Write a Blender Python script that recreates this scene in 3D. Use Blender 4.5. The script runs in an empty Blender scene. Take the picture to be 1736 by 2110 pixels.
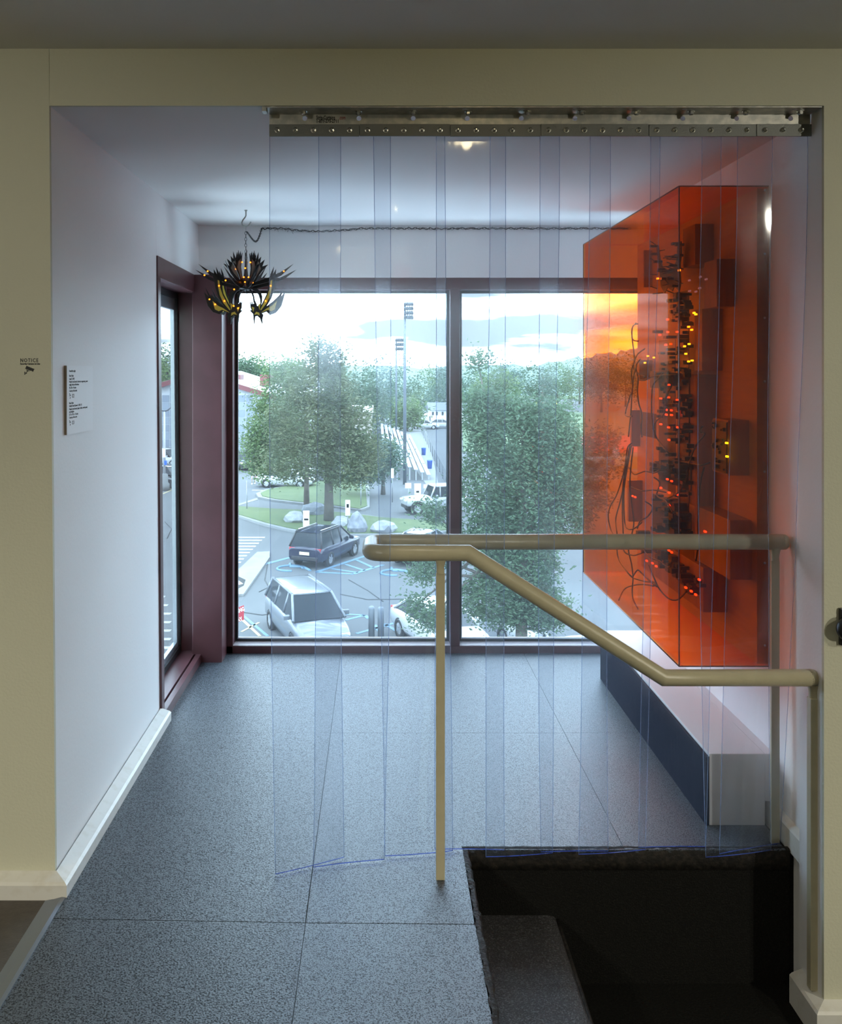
import bpy, bmesh, math, random
from mathutils import Vector, Matrix, Euler
random.seed(7)
S = bpy.context.scene
C = S.collection
PI = math.pi

# ------------------------------------------------------------------ camera
F = 1890.0            # focal length in pixels of the 1736 x 2110 frame
VX, VY = 778.0, 762.0  # vanishing point of the depth lines
EYE = 1.425
cam_d = bpy.data.cameras.new('camera'); cam = bpy.data.objects.new('camera', cam_d); C.objects.link(cam)
cam_d.sensor_fit = 'HORIZONTAL'; cam_d.sensor_width = 36.0
cam_d.lens = F / 1736.0 * 36.0
cam_d.shift_x = (868 - VX) / 1736.0
cam_d.shift_y = -(1055 - VY) / 1736.0
cam_d.clip_start = 0.05; cam_d.clip_end = 2000
cam.location = (0, 0, EYE); cam.rotation_euler = (PI / 2, 0, 0)
S.camera = cam

# ------------------------------------------------------------------ view, world
S.view_settings.view_transform = 'Standard'
S.view_settings.look = 'None'
S.view_settings.gamma = 1.0
S.view_settings.use_curve_mapping = False
S.view_settings.exposure = 0.25
try:
    S.cycles.transparent_max_bounces = 48
    S.cycles.max_bounces = 10
    S.cycles.diffuse_bounces = 6
    S.cycles.glossy_bounces = 5
    S.cycles.sample_clamp_indirect = 6.0
    S.cycles.caustics_reflective = False
    S.cycles.caustics_refractive = False
except Exception:
    pass
SKY = 13.0
W = bpy.data.worlds.new('overcast_sky'); S.world = W; W.use_nodes = True
nt = W.node_tree; nt.nodes.clear()
def N(t, **k):
    n = nt.nodes.new(t)
    for a, b in k.items(): setattr(n, a, b)
    return n
out = N('ShaderNodeOutputWorld'); bg = N('ShaderNodeBackground')
tc = N('ShaderNodeTexCoord'); mp = N('ShaderNodeMapping'); mp.inputs['Scale'].default_value = (1.6, 1.6, 10.0); mp.inputs['Location'].default_value = (2.3, 1.1, 1.4)
nz = N('ShaderNodeTexNoise'); nz.inputs['Scale'].default_value = 2.3; nz.inputs['Detail'].default_value = 5; nz.inputs['Roughness'].default_value = 0.5
rp = N('ShaderNodeValToRGB')
rp.color_ramp.elements[0].position = 0.425; rp.color_ramp.elements[0].color = (0.050, 0.064, 0.078, 1)
rp.color_ramp.elements[1].position = 0.60; rp.color_ramp.elements[1].color = (0.64, 0.83, 1.0, 1)
nt.links.new(tc.outputs['Generated'], mp.inputs['Vector']); nt.links.new(mp.outputs[0], nz.inputs['Vector'])
nt.links.new(nz.outputs['Fac'], rp.inputs['Fac']); nt.links.new(rp.outputs['Color'], bg.inputs['Color'])
bg.inputs['Strength'].default_value = SKY
nt.links.new(bg.outputs[0], out.inputs['Surface'])

# ------------------------------------------------------------------ helpers
def at(px, py, Y):
    return Vector(((px - VX) * Y / F, Y, EYE - (py - VY) * Y / F))
G = EYE - 9.5           # street level, three storeys down
def gp(px, py):
    Y = (EYE - G) * F / (py - VY)
    return Vector(((px - VX) * Y / F, Y, G))

MATS = {}
def mat(name, col, rough=0.6, metal=0.0, spec=0.5, emit=None, es=0.0, noise=None, bump=None, coat=0.0):
    """noise=(scale, colour2, lo, hi[, stretch]) mixes a second colour; bump=(scale, strength)"""
    if name in MATS: return MATS[name]
    m = bpy.data.materials.new(name); m.use_nodes = True
    t = m.node_tree; b = t.nodes['Principled BSDF']
    b.inputs['Base Color'].default_value = (*col, 1)
    b.inputs['Roughness'].default_value = rough
    b.inputs['Metallic'].default_value = metal
    b.inputs['Specular IOR Level'].default_value = spec
    if coat: b.inputs['Coat Weight'].default_value = coat
    if emit:
        b.inputs['Emission Color'].default_value = (*emit, 1); b.inputs['Emission Strength'].default_value = es
    if noise or bump:
        g = t.nodes.new('ShaderNodeNewGeometry')
    if noise:
        n = t.nodes.new('ShaderNodeTexNoise'); n.inputs['Scale'].default_value = noise[0]; n.inputs['Detail'].default_value = 4
        if len(noise) > 4:
            q = t.nodes.new('ShaderNodeMapping'); q.inputs['Scale'].default_value = noise[4]
            t.links.new(g.outputs['Position'], q.inputs['Vector']); t.links.new(q.outputs[0], n.inputs['Vector'])
        else:
            t.links.new(g.outputs['Position'], n.inputs['Vector'])
        r = t.nodes.new('ShaderNodeValToRGB')
        r.color_ramp.elements[0].position = noise[2]; r.color_ramp.elements[0].color = (*col, 1)
        r.color_ramp.elements[1].position = noise[3]; r.color_ramp.elements[1].color = (*noise[1], 1)
        t.links.new(n.outputs['Fac'], r.inputs['Fac']); t.links.new(r.outputs['Color'], b.inputs['Base Color'])
    if bump:
        n2 = t.nodes.new('ShaderNodeTexNoise'); n2.inputs['Scale'].default_value = bump[0]; n2.inputs['Detail'].default_value = 3
        t.links.new(g.outputs['Position'], n2.inputs['Vector'])
        bp = t.nodes.new('ShaderNodeBump'); bp.inputs['Strength'].default_value = bump[1]; bp.inputs['Distance'].default_value = 0.01
        t.links.new(n2.outputs['Fac'], bp.inputs['Height']); t.links.new(bp.outputs[0], b.inputs['Normal'])
    MATS[name] = m
    return m

def clear_mat(name, tint, ior=1.45, rough=0.0, haze=0.0, veil=0.0, veilcol=(1, 1, 1), spec=1.0, bump=None):
    """thin clear sheet: tinted see-through + Fresnel reflection + a little milky scatter"""
    m = bpy.data.materials.new(name); m.use_nodes = True
    t = m.node_tree; t.nodes.clear()
    o = t.nodes.new('ShaderNodeOutputMaterial')
    tr = t.nodes.new('ShaderNodeBsdfTransparent'); tr.inputs['Color'].default_value = (*tint, 1)
    gl = t.nodes.new('ShaderNodeBsdfGlossy'); gl.inputs['Roughness'].default_value = rough
    fr = t.nodes.new('ShaderNodeFresnel'); fr.inputs['IOR'].default_value = ior
    geo = t.nodes.new('ShaderNodeNewGeometry')
    nb = fr
    if bump:
        mp_ = t.nodes.new('ShaderNodeMapping'); mp_.inputs['Scale'].default_value = bump[2]
        n = t.nodes.new('ShaderNodeTexNoise'); n.inputs['Scale'].default_value = bump[0]; n.inputs['Detail'].default_value = 1
        b = t.nodes.new('ShaderNodeBump'); b.inputs['Strength'].default_value = bump[1]; b.inputs['Distance'].default_value = 0.01
        t.links.new(geo.outputs['Position'], mp_.inputs['Vector']); t.links.new(mp_.outputs[0], n.inputs['Vector'])
        t.links.new(n.outputs['Fac'], b.inputs['Height']); t.links.new(b.outputs[0], gl.inputs['Normal'])
    # the Fresnel node swaps the IOR on back faces; feed the reciprocal there so both faces act alike
    mx0 = t.nodes.new('ShaderNodeMix'); mx0.data_type = 'FLOAT'
    mx0.inputs[2].default_value = ior; mx0.inputs[3].default_value = 1 / ior
    t.links.new(geo.outputs['Backfacing'], mx0.inputs[0]); t.links.new(mx0.outputs[0], fr.inputs['IOR'])
    mul = t.nodes.new('ShaderNodeMath'); mul.operation = 'MULTIPLY'; mul.inputs[1].default_value = spec
    t.links.new(fr.outputs[0], mul.inputs[0])
    last = tr
    if haze:      # forward scatter: light bends a few degrees in the hazy sheet
        rf = t.nodes.new('ShaderNodeBsdfRefraction'); rf.inputs['IOR'].default_value = 1.12; rf.inputs['Roughness'].default_value = 0.65
        rf.inputs['Color'].default_value = (*tint, 1)
        hz_ = t.nodes.new('ShaderNodeMixShader'); hz_.inputs[0].default_value = haze
        t.links.new(tr.outputs[0], hz_.inputs[1]); t.links.new(rf.outputs[0], hz_.inputs[2])
        tr = hz_; last = hz_
    if veil:
        tl = t.nodes.new('ShaderNodeBsdfTranslucent'); tl.inputs['Color'].default_value = (*veilcol, 1)
        df = t.nodes.new('ShaderNodeBsdfDiffuse'); df.inputs['Color'].default_value = (*veilcol, 1)
        h = t.nodes.new('ShaderNodeMixShader'); h.inputs[0].default_value = 0.4
        t.links.new(tl.outputs[0], h.inputs[1]); t.links.new(df.outputs[0], h.inputs[2])
        v = t.nodes.new('ShaderNodeMixShader'); v.inputs[0].default_value = veil
        # smears and dust: uneven milky film
        n3 = t.nodes.new('ShaderNodeTexNoise'); n3.inputs['Scale'].default_value = 5; n3.inputs['Detail'].default_value = 5; n3.inputs['Roughness'].default_value = 0.65
        mq = t.nodes.new('ShaderNodeMapping'); mq.inputs['Scale'].default_value = (2.2, 1, 0.55)
        t.links.new(geo.outputs['Position'], mq.inputs['Vector']); t.links.new(mq.outputs[0], n3.inputs['Vector'])
        mr = t.nodes.new('ShaderNodeMapRange'); mr.inputs[1].default_value = 0.3; mr.inputs[2].default_value = 0.8
        mr.inputs[3].default_value = veil * 0.5; mr.inputs[4].default_value = veil * 1.7
        t.links.new(n3.outputs['Fac'], mr.inputs[0]); t.links.new(mr.outputs[0], v.inputs[0])
        t.links.new(tr.outputs[0], v.inputs[1]); t.links.new(h.outputs[0], v.inputs[2])
        last = v
    mx = t.nodes.new('ShaderNodeMixShader')
    t.links.new(mul.outputs[0], mx.inputs[0]); t.links.new(last.outputs[0], mx.inputs[1]); t.links.new(gl.outputs[0], mx.inputs[2])
    t.links.new(mx.outputs[0], o.inputs['Surface'])
    MATS[name] = m
    return m

class MB:
    def __init__(s): s.v = []; s.f = []; s.mi = []; s.sm = []
    def add(s, vs, fs, mi=0, smooth=False):
        o = len(s.v); s.v += [tuple(v) for v in vs]
        for f in fs:
            s.f.append(tuple(i + o for i in f)); s.mi.append(mi); s.sm.append(smooth)
        return s
    def box(s, x0, x1, y0, y1, z0, z1, mi=0, M=None):
        vs = [Vector((x, y, z)) for x in (x0, x1) for y in (y0, y1) for z in (z0, z1)]
        if M: vs = [M @ v for v in vs]
        fs = [(0, 1, 3, 2), (4, 6, 7, 5), (0, 4, 5, 1), (2, 3, 7, 6), (0, 2, 6, 4), (1, 5, 7, 3)]
        return s.add(vs, fs, mi)
    def bbox(s, x0, x1, y0, y1, z0, z1, b, mi=0, M=None):
        """bevelled box"""
        bm = bmesh.new()
        bmesh.ops.create_cube(bm, size=1)
        for v in bm.verts:
            v.co = Vector(((x0 + x1) / 2 + v.co.x * (x1 - x0), (y0 + y1) / 2 + v.co.y * (y1 - y0), (z0 + z1) / 2 + v.co.z * (z1 - z0)))
        bmesh.ops.bevel(bm, geom=list(bm.edges), offset=b, segments=2, affect='EDGES', profile=0.6)
        return s.bm(bm, mi, M)
    def bm(s, bm, mi=0, M=None, smooth=False):
        bm.verts.index_update()
        vs = [(M @ v.co) if M else v.co.copy() for v in bm.verts]
        fs = [tuple(v.index for v in f.verts) for f in bm.faces]
        bm.free()
        return s.add(vs, fs, mi, smooth)
    def tube(s, pts, r, n=10, mi=0, cap=True, smooth=True, closed=False):
        pts = [Vector(p) for p in pts]; m = len(pts)
        rs = r if isinstance(r, (list, tuple)) else [r] * m
        vs = []; prev = None
        for i, p in enumerate(pts):
            if closed: d = pts[(i + 1) % m] - pts[i - 1]
            elif i == 0: d = pts[1] - pts[0]
            elif i == m - 1: d = pts[-1] - pts[-2]
            else:
                a = (pts[i] - pts[i - 1]).normalized(); b = (pts[i + 1] - pts[i]).normalized(); d = a + b
            if d.length < 1e-9: d = Vector((0, 0, 1))
            d.normalize()
            if prev is None:
                u = d.cross(Vector((0, 0, 1)))
                if u.length < 0.05: u = d.cross(Vector((1, 0, 0)))
            else:
                u = prev - d * prev.dot(d)
                if u.length < 1e-6: u = d.cross(Vector((1, 0, 0)))
            u.normalize(); w = d.cross(u); prev = u
            for k in range(n):
                a = 2 * PI * k / n
                vs.append(p + (u * math.cos(a) + w * math.sin(a)) * rs[i])
        fs = []
        for i in range(m if closed else m - 1):
            j = (i + 1) % m
            for k in range(n):
                fs.append((i * n + k, i * n + (k + 1) % n, j * n + (k + 1) % n, j * n + k))
        s.add(vs, fs, mi, smooth)
        if cap and not closed:
            o = len(s.v) - len(vs)
            s.f.append(tuple(o + k for k in reversed(range(n)))); s.mi.append(mi); s.sm.append(False)
            s.f.append(tuple(o + (m - 1) * n + k for k in range(n))); s.mi.append(mi); s.sm.append(False)
        return s
    def lathe(s, prof, n=16, mi=0, M=None, smooth=True):
        """profile (r, z) turned round z"""
        vs = []; fs = []
        for r, z in prof:
            for k in range(n):
                a = 2 * PI * k / n
                v = Vector((r * math.cos(a), r * math.sin(a), z)); vs.append(M @ v if M else v)
        for i in range(len(prof) - 1):
            for k in range(n):
                fs.append((i * n + k, i * n + (k + 1) % n, (i + 1) * n + (k + 1) % n, (i + 1) * n + k))
        fs.append(tuple(reversed(range(n)))); fs.append(tuple((len(prof) - 1) * n + k for k in range(n)))
        return s.add(vs, fs, mi, smooth)
    def prism(s, poly, h0, h1, M=None, mi=0):
        """2D outline extruded from z=h0 to z=h1; concave outlines are triangulated"""
        n = len(poly)
        from mathutils.geometry import tessellate_polygon
        area = sum(poly[i][0] * poly[(i + 1) % n][1] - poly[(i + 1) % n][0] * poly[i][1] for i in range(n))
        if area < 0: poly = poly[::-1]
        tris = tessellate_polygon([[Vector((p[0], p[1], 0)) for p in poly]])
        vs = [Vector((p[0], p[1], h0)) for p in poly] + [Vector((p[0], p[1], h1)) for p in poly]
        if M: vs = [M @ v for v in vs]
        fs = [(i, (i + 1) % n, n + (i + 1) % n, n + i) for i in range(n)]
        for t in tris:
            a, b, c = t
            ar = (poly[b][0] - poly[a][0]) * (poly[c][1] - poly[a][1]) - (poly[c][0] - poly[a][0]) * (poly[b][1] - poly[a][1])
            if ar < 0: a, b, c = c, b, a
            fs.append((c, b, a)); fs.append((n + a, n + b, n + c))
        return s.add(vs, fs, mi)
    def torus(s, M, R, r, n=10, k=5, stretch=1.0, mi=0):
        pts = []
        for i in range(n):
            a = 2 * PI * i / n
            pts.append(M @ Vector((R * math.cos(a) * stretch, R * math.sin(a), 0)))
        return s.tube(pts, r, k, mi, closed=True)
    def build(s, name, m, parent=None, label=None, cat=None, group=None, kind=None):
        me = bpy.data.meshes.new(name)
        me.from_pydata(s.v, [], s.f)
        ms = m if isinstance(m, (list, tuple)) else [m]
        for x in ms: me.materials.append(x)
        for i, p in enumerate(me.polygons):
            p.material_index = s.mi[i]; p.use_smooth = s.sm[i]
        me.update()
        o = bpy.data.objects.new(name, me); C.objects.link(o)
        if parent:
            o.parent = parent
            o.matrix_parent_inverse = Matrix.Translation(parent.location).inverted() if parent.type == 'EMPTY' and parent.rotation_euler.z == 0 else Matrix()
        tag(o, label, cat, group, kind)
        return o

def tag(o, label=None, cat=None, group=None, kind=None):
    if label: o['label'] = label
    if cat: o['category'] = cat
    if group: o['group'] = group
    if kind: o['kind'] = kind
    return o
def empty(name, loc, label=None, cat=None, group=None, kind=None):
    o = bpy.data.objects.new(name, None); C.objects.link(o); o.location = loc; o.empty_display_size = 0.1
    return tag(o, label, cat, group, kind)
def struct(name, mb, m, parent=None, label=None):
    return mb.build(name, m, parent, label=label, kind='structure')
def shared(name, src, parent, M):
    """another object on the same mesh data, placed by matrix in world space"""
    o = bpy.data.objects.new(name, src.data); C.objects.link(o)
    o.parent = parent
    pl = Matrix.Translation(parent.location) if parent.type == 'EMPTY' else Matrix()
    o.matrix_parent_inverse = pl.inverted() if parent.type == 'EMPTY' else Matrix()
    o.matrix_basis = M
    return o
def text(name, body, size, M, m, parent, align='LEFT', ext=0.0003, xs=1.0, spacing=1.0, bold=0.0):
    cu = bpy.data.curves.new(name, 'FONT'); cu.body = body; cu.size = size; cu.align_x = align; cu.extrude = ext
    cu.space_character = spacing; cu.offset = bold; cu.resolution_u = 2
    cu.materials.append(m)
    o = bpy.data.objects.new(name, cu); C.objects.link(o)
    o.parent = parent
    o.matrix_parent_inverse = Matrix.Translation(parent.location).inverted() if parent.type == 'EMPTY' else Matrix()
    o.matrix_basis = M @ Matrix.Diagonal((xs, 1, 1, 1))
    return o
def smoothstep(a, b, x):
    t = max(0, min(1, (x - a) / (b - a))); return t * t * (3 - 2 * t)
def lerp(a, b, t): return a + (b - a) * t
# ------------------------------------------------------------------ room materials
white = mat('white_wall_paint', (0.87, 0.875, 0.885), 0.55, bump=(90, 0.05))
cream = mat('cream_wall_paint', (0.65, 0.645, 0.51), 0.6, bump=(130, 0.12))
ceilp = mat('ceiling_paint', (0.80, 0.79, 0.78), 0.8)
trimw = mat('white_trim_paint', (0.74, 0.73, 0.69), 0.4, noise=(30, (0.68, 0.66, 0.6), 0.5, 0.7))
maroon = mat('maroon_frame_metal', (0.105, 0.040, 0.048), 0.33, spec=0.6, noise=(7, (0.085, 0.032, 0.038), 0.4, 0.65))
gasket = mat('black_gasket', (0.01, 0.012, 0.014), 0.4)
alum = mat('grey_aluminium', (0.55, 0.60, 0.66), 0.35, metal=0.6)
rubber = mat('speckled_rubber', (0.006, 0.008, 0.010), 0.46, spec=0.85, noise=(230, (0.055, 0.068, 0.086), 0.40, 0.54), bump=(260, 0.22))
rubber2 = mat('speckled_rubber_fine', (0.008, 0.010, 0.013), 0.43, spec=0.9, noise=(280, (0.062, 0.076, 0.094), 0.38, 0.54), bump=(300, 0.2))
for rm_ in (rubber, rubber2):      # the dark crumbs in the rubber are dull, the grey ones have a sheen
    t_ = rm_.node_tree; nn_ = [n for n in t_.nodes if n.type == 'TEX_NOISE'][0]
    mr_ = t_.nodes.new('ShaderNodeMapRange'); mr_.inputs[1].default_value = 0.38; mr_.inputs[2].default_value = 0.56; mr_.inputs[3].default_value = 0.28; mr_.inputs[4].default_value = 1.0
    t_.links.new(nn_.outputs['Fac'], mr_.inputs[0]); t_.links.new(mr_.outputs[0], t_.nodes['Principled BSDF'].inputs['Specular IOR Level'])
pitm = mat('black_rubber', (0.006, 0.006, 0.0055), 0.8, spec=0.15, noise=(240, (0.014, 0.014, 0.012), 0.5, 0.75), bump=(220, 0.4))
lipm = mat('worn_black_edge', (0.012, 0.011, 0.010), 0.7, spec=0.25, noise=(60, (0.034, 0.028, 0.023), 0.45, 0.75), bump=(90, 0.4))
stepm = mat('rubber_step', (0.030, 0.029, 0.030), 0.5, spec=0.6, noise=(250, (0.13, 0.13, 0.14), 0.5, 0.68), bump=(240, 0.5))
brownf = mat('brown_vinyl', (0.055, 0.045, 0.038), 0.5, noise=(40, (0.075, 0.062, 0.052), 0.4, 0.7), bump=(150, 0.1))
stripm = mat('transition_strip_metal', (0.24, 0.27, 0.32), 0.33, metal=0.8)
glass = clear_mat('window_glass', (0.95, 0.98, 0.985), ior=1.42, veil=0.012, veilcol=(0.9, 0.95, 1.0))

# ------------------------------------------------------------------ room shell
YW, YB = 2.50, 4.58       # front wall plane, window wall plane
XL, XR = -0.874, 1.218    # alcove side walls at floor level
ZC, ZF = 2.145, 2.300     # alcove ceiling, front room ceiling
LOW = -0.394              # lower landing
MT = 0.010                # top of the rubber mats
def shear(o):
    """the left wall leans a little outward towards the ceiling"""
    for v in o.data.vertices: v.co.x -= 0.0205 * max(0, v.co.z) / ZC
    return o

fl = MB()
fl.box(-4, 0.255, -3.5, YW + 0.22, -0.5, 0.0)
fl.box(-1.03, 1.62, YW + 0.22, 4.74, -0.5, 0.0)
fl.box(0.255, 4, -3.5, YW + 0.22, -0.5, LOW)
floor = struct('floor', fl, [pitm])

mats_xy = [
    ([(-0.838, 1.10), (-0.1883, 1.10), (-0.1843, 2.3465), (-0.838, 2.3643)], rubber),
    ([(-0.187, 1.10), (0.250, 1.10), (0.250, 2.340), (-0.183, 2.346)], rubber2),
    ([(XL + .004, 2.459), (-0.8355, 2.459), (-0.8355, 2.366), (-0.1852, 2.3478), (-0.1828, 3.5748), (XL + .004, 3.5748)], rubber),
    ([(-0.183, 2.349), (0.248, 2.343), (0.252, 2.706), (0.7292, 2.706), (0.7292, 3.5752), (-0.1815, 3.5752)], rubber2),
    ([(0.7305, 2.706), (1.205, 2.706), (1.205, 3.5752), (0.7305, 3.5752)], rubber2),
    ([(XL + .004, 3.5762), (-0.1828, 3.5762), (-0.1828, 4.58), (XL + .004, 4.58)], rubber),
    ([(-0.1815, 3.5766), (0.7292, 3.5766), (0.7292, 4.58), (-0.1815, 4.58)], rubber2),
    ([(0.7305, 3.5766), (1.62, 3.5766), (1.62, 4.58), (0.7305, 4.58)], rubber2),
    ([(-0.838, -3.4), (0.250, -3.4), (0.250, 1.0988), (-0.838, 1.0988)], rubber),
]
for poly, m in mats_xy:
    MB().prism(poly, 0.0, MT + random.uniform(-.0006, .0006)).build('rubber_mat', m, floor)
# lower landing mat, front-left vinyl floor with its metal strip
MB().box(0.53, 4, -3.5, YW + 0.21, LOW, LOW + 0.006).build('landing_mat', pitm, floor)
MB().box(-4, -0.888, -3.5, YW, 0.0, 0.003).build('vinyl_flooring', brownf, floor)
ts = MB()
ts.prism([(-0.890, 0.0), (-0.836, 0.0), (-0.836, MT + .002), (-0.846, MT + .003), (-0.866, 0.0075), (-0.890, 0.0035)], 0, 5.957,
         Matrix(((1, 0, 0, 0), (0, 0, 1, -3.5), (0, 1, 0, 0), (0, 0, 0, 1))))
ts.build('transition_strip', stripm, floor)
# ragged rubber lip round the stair opening
lp = MB()
def ragged(p0, p1, out, n, top=0.013, drop=0.03, wob=0.006):
    """irregular strip of torn rubber: rounded section swept from p0 to p1"""
    rows = []
    for i in range(n + 1):
        t = i / n; c = Vector(p0).lerp(Vector(p1), t)
        a, b, d = (random.uniform(-wob, wob) for _ in range(3))
        sec = [c - out * (0.010 + a) + Vector((0, 0, top)), c + out * (0.002 + b) + Vector((0, 0, top - .001 + d * .3)), c + out * (0.007 + b) + Vector((0, 0, top - 0.006)),
               c + out * (0.008 + a) + Vector((0, 0, -drop * .5)), c + out * (0.004 + d) + Vector((0, 0, -drop + d)), c - out * 0.016 + Vector((0, 0, -drop))]
        rows.append(sec)
    k = len(rows[0]); vs = [v for r in rows for v in r]
    lp.add(vs, [(i * k + j, i * k + j + 1, (i + 1) * k + j + 1, (i + 1) * k + j) for i in range(n) for j in range(k - 1)], 0, True)
ragged((0.255, -0.5, 0), (0.262, 2.70, 0), Vector((1, 0, 0)), 220, top=0.0115, drop=0.035, wob=0.0035)
ragged((0.25, 2.712, -0.002), (1.218, 2.712, -0.002), Vector((0, -1, 0)), 60, drop=0.05, wob=0.002)
lp.build('torn_rubber_edge', lipm, floor)
# stairs going down to the right
st = MB()
rows = []
prof = [(0.255, -0.186), (0.50, -0.186), (0.52, -0.189), (0.531, -0.198), (0.535, -0.215), (0.532, LOW), (0.255, LOW)]
st.prism([(x, z) for x, z in prof], -3.5, YW + 0.209, Matrix(((1, 0, 0, 0), (0, 0, 1, 0), (0, 1, 0, 0), (0, 0, 0, 1))))
st.build('stair_step', stepm, floor)
se = MB()
se.tube([(0.531, -2.0 + 4.7 * i / 60, -0.197 + random.uniform(-.0015, .0015)) for i in range(61)], 0.006, 6)
se.build('step_nosing', lipm, floor)
MB().box(0.25, 1.218, YW + 0.2095, YW + 0.2205, LOW, -0.012).build('pit_facing', pitm, floor)
MB().box(0.2545, 0.262, -3.5, YW + 0.209, LOW, -0.012).build('pit_facing', pitm, floor)

# walls
w = MB()
shear(struct('wall_left_pier', w.box(-4, XL, YW, YW + 0.012, -0.5, ZF), cream))
shear(struct('wall_left', MB().box(XL - 0.15, XL, YW + 0.012, 3.70, -0.5, ZC).box(XL - 0.15, XL, 3.70, YB, 1.885, ZC), white))
struct('wall_lintel', MB().box(XL - 0.0205, XR, YW, YW + 0.012, ZC, ZF), cream)
struct('ceiling_alcove', MB().box(XL - 0.17, 1.7, YW + 0.012, 4.74, ZC, ZF + 0.1), ceilp)
struct('ceiling', MB().box(-4, 4, -3.5, YW, ZF, ZF + 0.1), ceilp)
struct('wall_back', MB().box(XL - 0.17, 1.7, YB, YB + 0.16, 1.885, ZC), white)
struct('wall_right', MB().box(1.235, 1.4, YW + 0.145, 4.25, -0.5, ZC), white)
struct('wall_right_jamb', MB().box(XR, 1.4, YW + 0.012, YW + 0.145, -0.5, ZC), white)
struct('wall_right_pier', MB().box(XR, 4, YW, YW + 0.012, -0.5, ZF), cream)
struct('wall_right_return', MB().box(1.4, 1.7, 4.18, 4.25, 0, ZC).box(1.62, 1.7, 4.25, 4.74, 0, ZC), white)
struct('wall_room_left', MB().box(-4.1, -4, -3.5, YW, -0.5, ZF), cream)
struct('wall_room_right', MB().box(4, 4.1, -3.5, YW, -0.5, ZF), cream)
struct('wall_room_back', MB().box(-4, 4, -3.6, -3.5, -0.5, ZF), cream)

# baseboards
def baseb(name, pts, z0, h, t, m=trimw):
    """plan polyline of the wall face; the board stands t proud on its left side"""
    mb = MB()
    P = [Vector((p[0], p[1])) for p in pts]
    offs = []
    for i, p in enumerate(P):
        ns = []
        if i > 0: d = (P[i] - P[i - 1]).normalized(); ns.append(Vector((-d.y, d.x)))
        if i < len(P) - 1: d = (P[i + 1] - P[i]).normalized(); ns.append(Vector((-d.y, d.x)))
        n = ns[0] if len(ns) == 1 else (ns[0] + ns[1]) / (1 + ns[0].dot(ns[1]))
        offs.append(n)
    vs = []; k = 5
    for p, n in zip(P, offs):
        for d, z in ((0, 0), (1, 0), (1, h - .006), (0.82, h), (0, h + 0.012)):
            q = p + n * t * d; vs.append((q.x, q.y, z0 + z))
    fs = [(i * k + j, (i + 1) * k + j, (i + 1) * k + j + 1, i * k + j + 1) for i in range(len(P) - 1) for j in range(k - 1)]
    fs += [tuple(range(k)), tuple((len(P) - 1) * k + j for j in reversed(range(k)))]
    mb.add(vs, fs)
    return struct(name, mb, m)
baseb('baseboard_left', [(XL - 0.001, 3.705), (XL - 0.001, YW), (-4, YW)][::-1], 0.002, 0.046, -0.042)
baseb('baseboard_right', [(1.235, 4.2), (1.235, YW + 0.146)], 0.0, 0.07, -0.016)
baseb('baseboard_landing', [(XR, YW + 0.13), (XR, YW), (4, YW)], LOW + 0.006, 0.085, -0.036)

# ------------------------------------------------------------------ windows
def mk(x0, x1, y0, y1, z0, z1): return MB().bbox(x0, x1, y0, y1, z0, z1, 0.002)
XF = -0.722               # left edge of the big opening
win1 = struct('window_1', mk(-0.77, 1.62, YB, YB + 0.09, 1.826, 1.886), maroon)
for args in ((-0.77, XF, YB, YB + 0.09, 0.0, 1.826), (0.364, 0.412, YB, YB + 0.10, 0.045, 1.826)):
    mk(*args).build('frame_post', maroon, win1)
mk(-0.77, 1.62, YB, YB + 0.12, 0.0, 0.045).build('frame_rail', maroon, win1)
mk(-0.722, 1.62, YB + 0.004, YB + 0.075, 0.0452, 0.0475).build('sill_plate', mat('sill_metal', (0.42, 0.38, 0.40), 0.25), win1)
for x0, x1 in ((XF, 0.364), (0.412, 1.62)):
    g = MB()
    y0, y1, b = YB + 0.075, YB + 0.09, 0.013
    z0, z1 = 0.0475, 1.826
    g.box(x0, x0 + b, y0, y1, z0, z1); g.box(x1 - b, x1, y0, y1, z0, z1)
    g.box(x0 + b, x1 - b, y0, y1, z0, z0 + b); g.box(x0 + b, x1 - b, y0, y1, z1 - b, z1)
    gk = g.build('glazing_bead', gasket, win1)
    gg = MB(); b2 = b + 0.004
    gg.box(x0 + b, x1 - b, y0 - .004, y0 + .004, z0 + b, z0 + b2 + .004)
    gg.box(x0 + b, x0 + b2, y0 - .003, y0 + .003, z0 + b2, z1 - b)
    gg.build('bead_liner', alum, win1)
    MB().box(x0 + 0.006, x1 - 0.006, YB + 0.081, YB + 0.087, 0.053, 1.820).build('pane', glass, win1)
# corner post and the side window
post = MB().bbox(-0.896, -0.752, 4.435, YB - 0.001, 0.0, 1.886, 0.004)
shear_o = struct('trim_1', post, maroon)
Y0, Y1 = 3.700, 4.500
win2 = struct('window_2', MB().bbox(XL - .012, XL + 0.006, Y0, Y1, 1.800, 1.886, .002), maroon); shear(win2)
for args in ((XL - .012, XL + .006, Y0, Y0 + .045, 0.0, 1.80), (XL - .012, XL + .004, Y1 - .035, Y1, 0.0, 1.80)):
    shear(MB().bbox(*args, .002).build('frame_post', maroon, win2))
shear(MB().bbox(XL - .004, XL + .022, Y0, 4.44, 0.0, 0.050, .002).build('frame_rail', maroon, win2))
DX = XL - 0.085
shear(MB().box(DX, XL - .012, Y0, Y1, 1.80, 1.83).box(DX, XL - .012, Y0, Y1, 0.02, 0.052).build('reveal_board', maroon, win2))
shear(MB().box(DX, XL - .012, Y0, Y0 + .012, 0.052, 1.80).build('reveal_board', maroon, win2))
shear(MB().box(DX, XL - .012, Y1 - 0.012, Y1, 0.052, 1.80).build('reveal_board', maroon, win2))
g = MB(); b = 0.03
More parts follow.
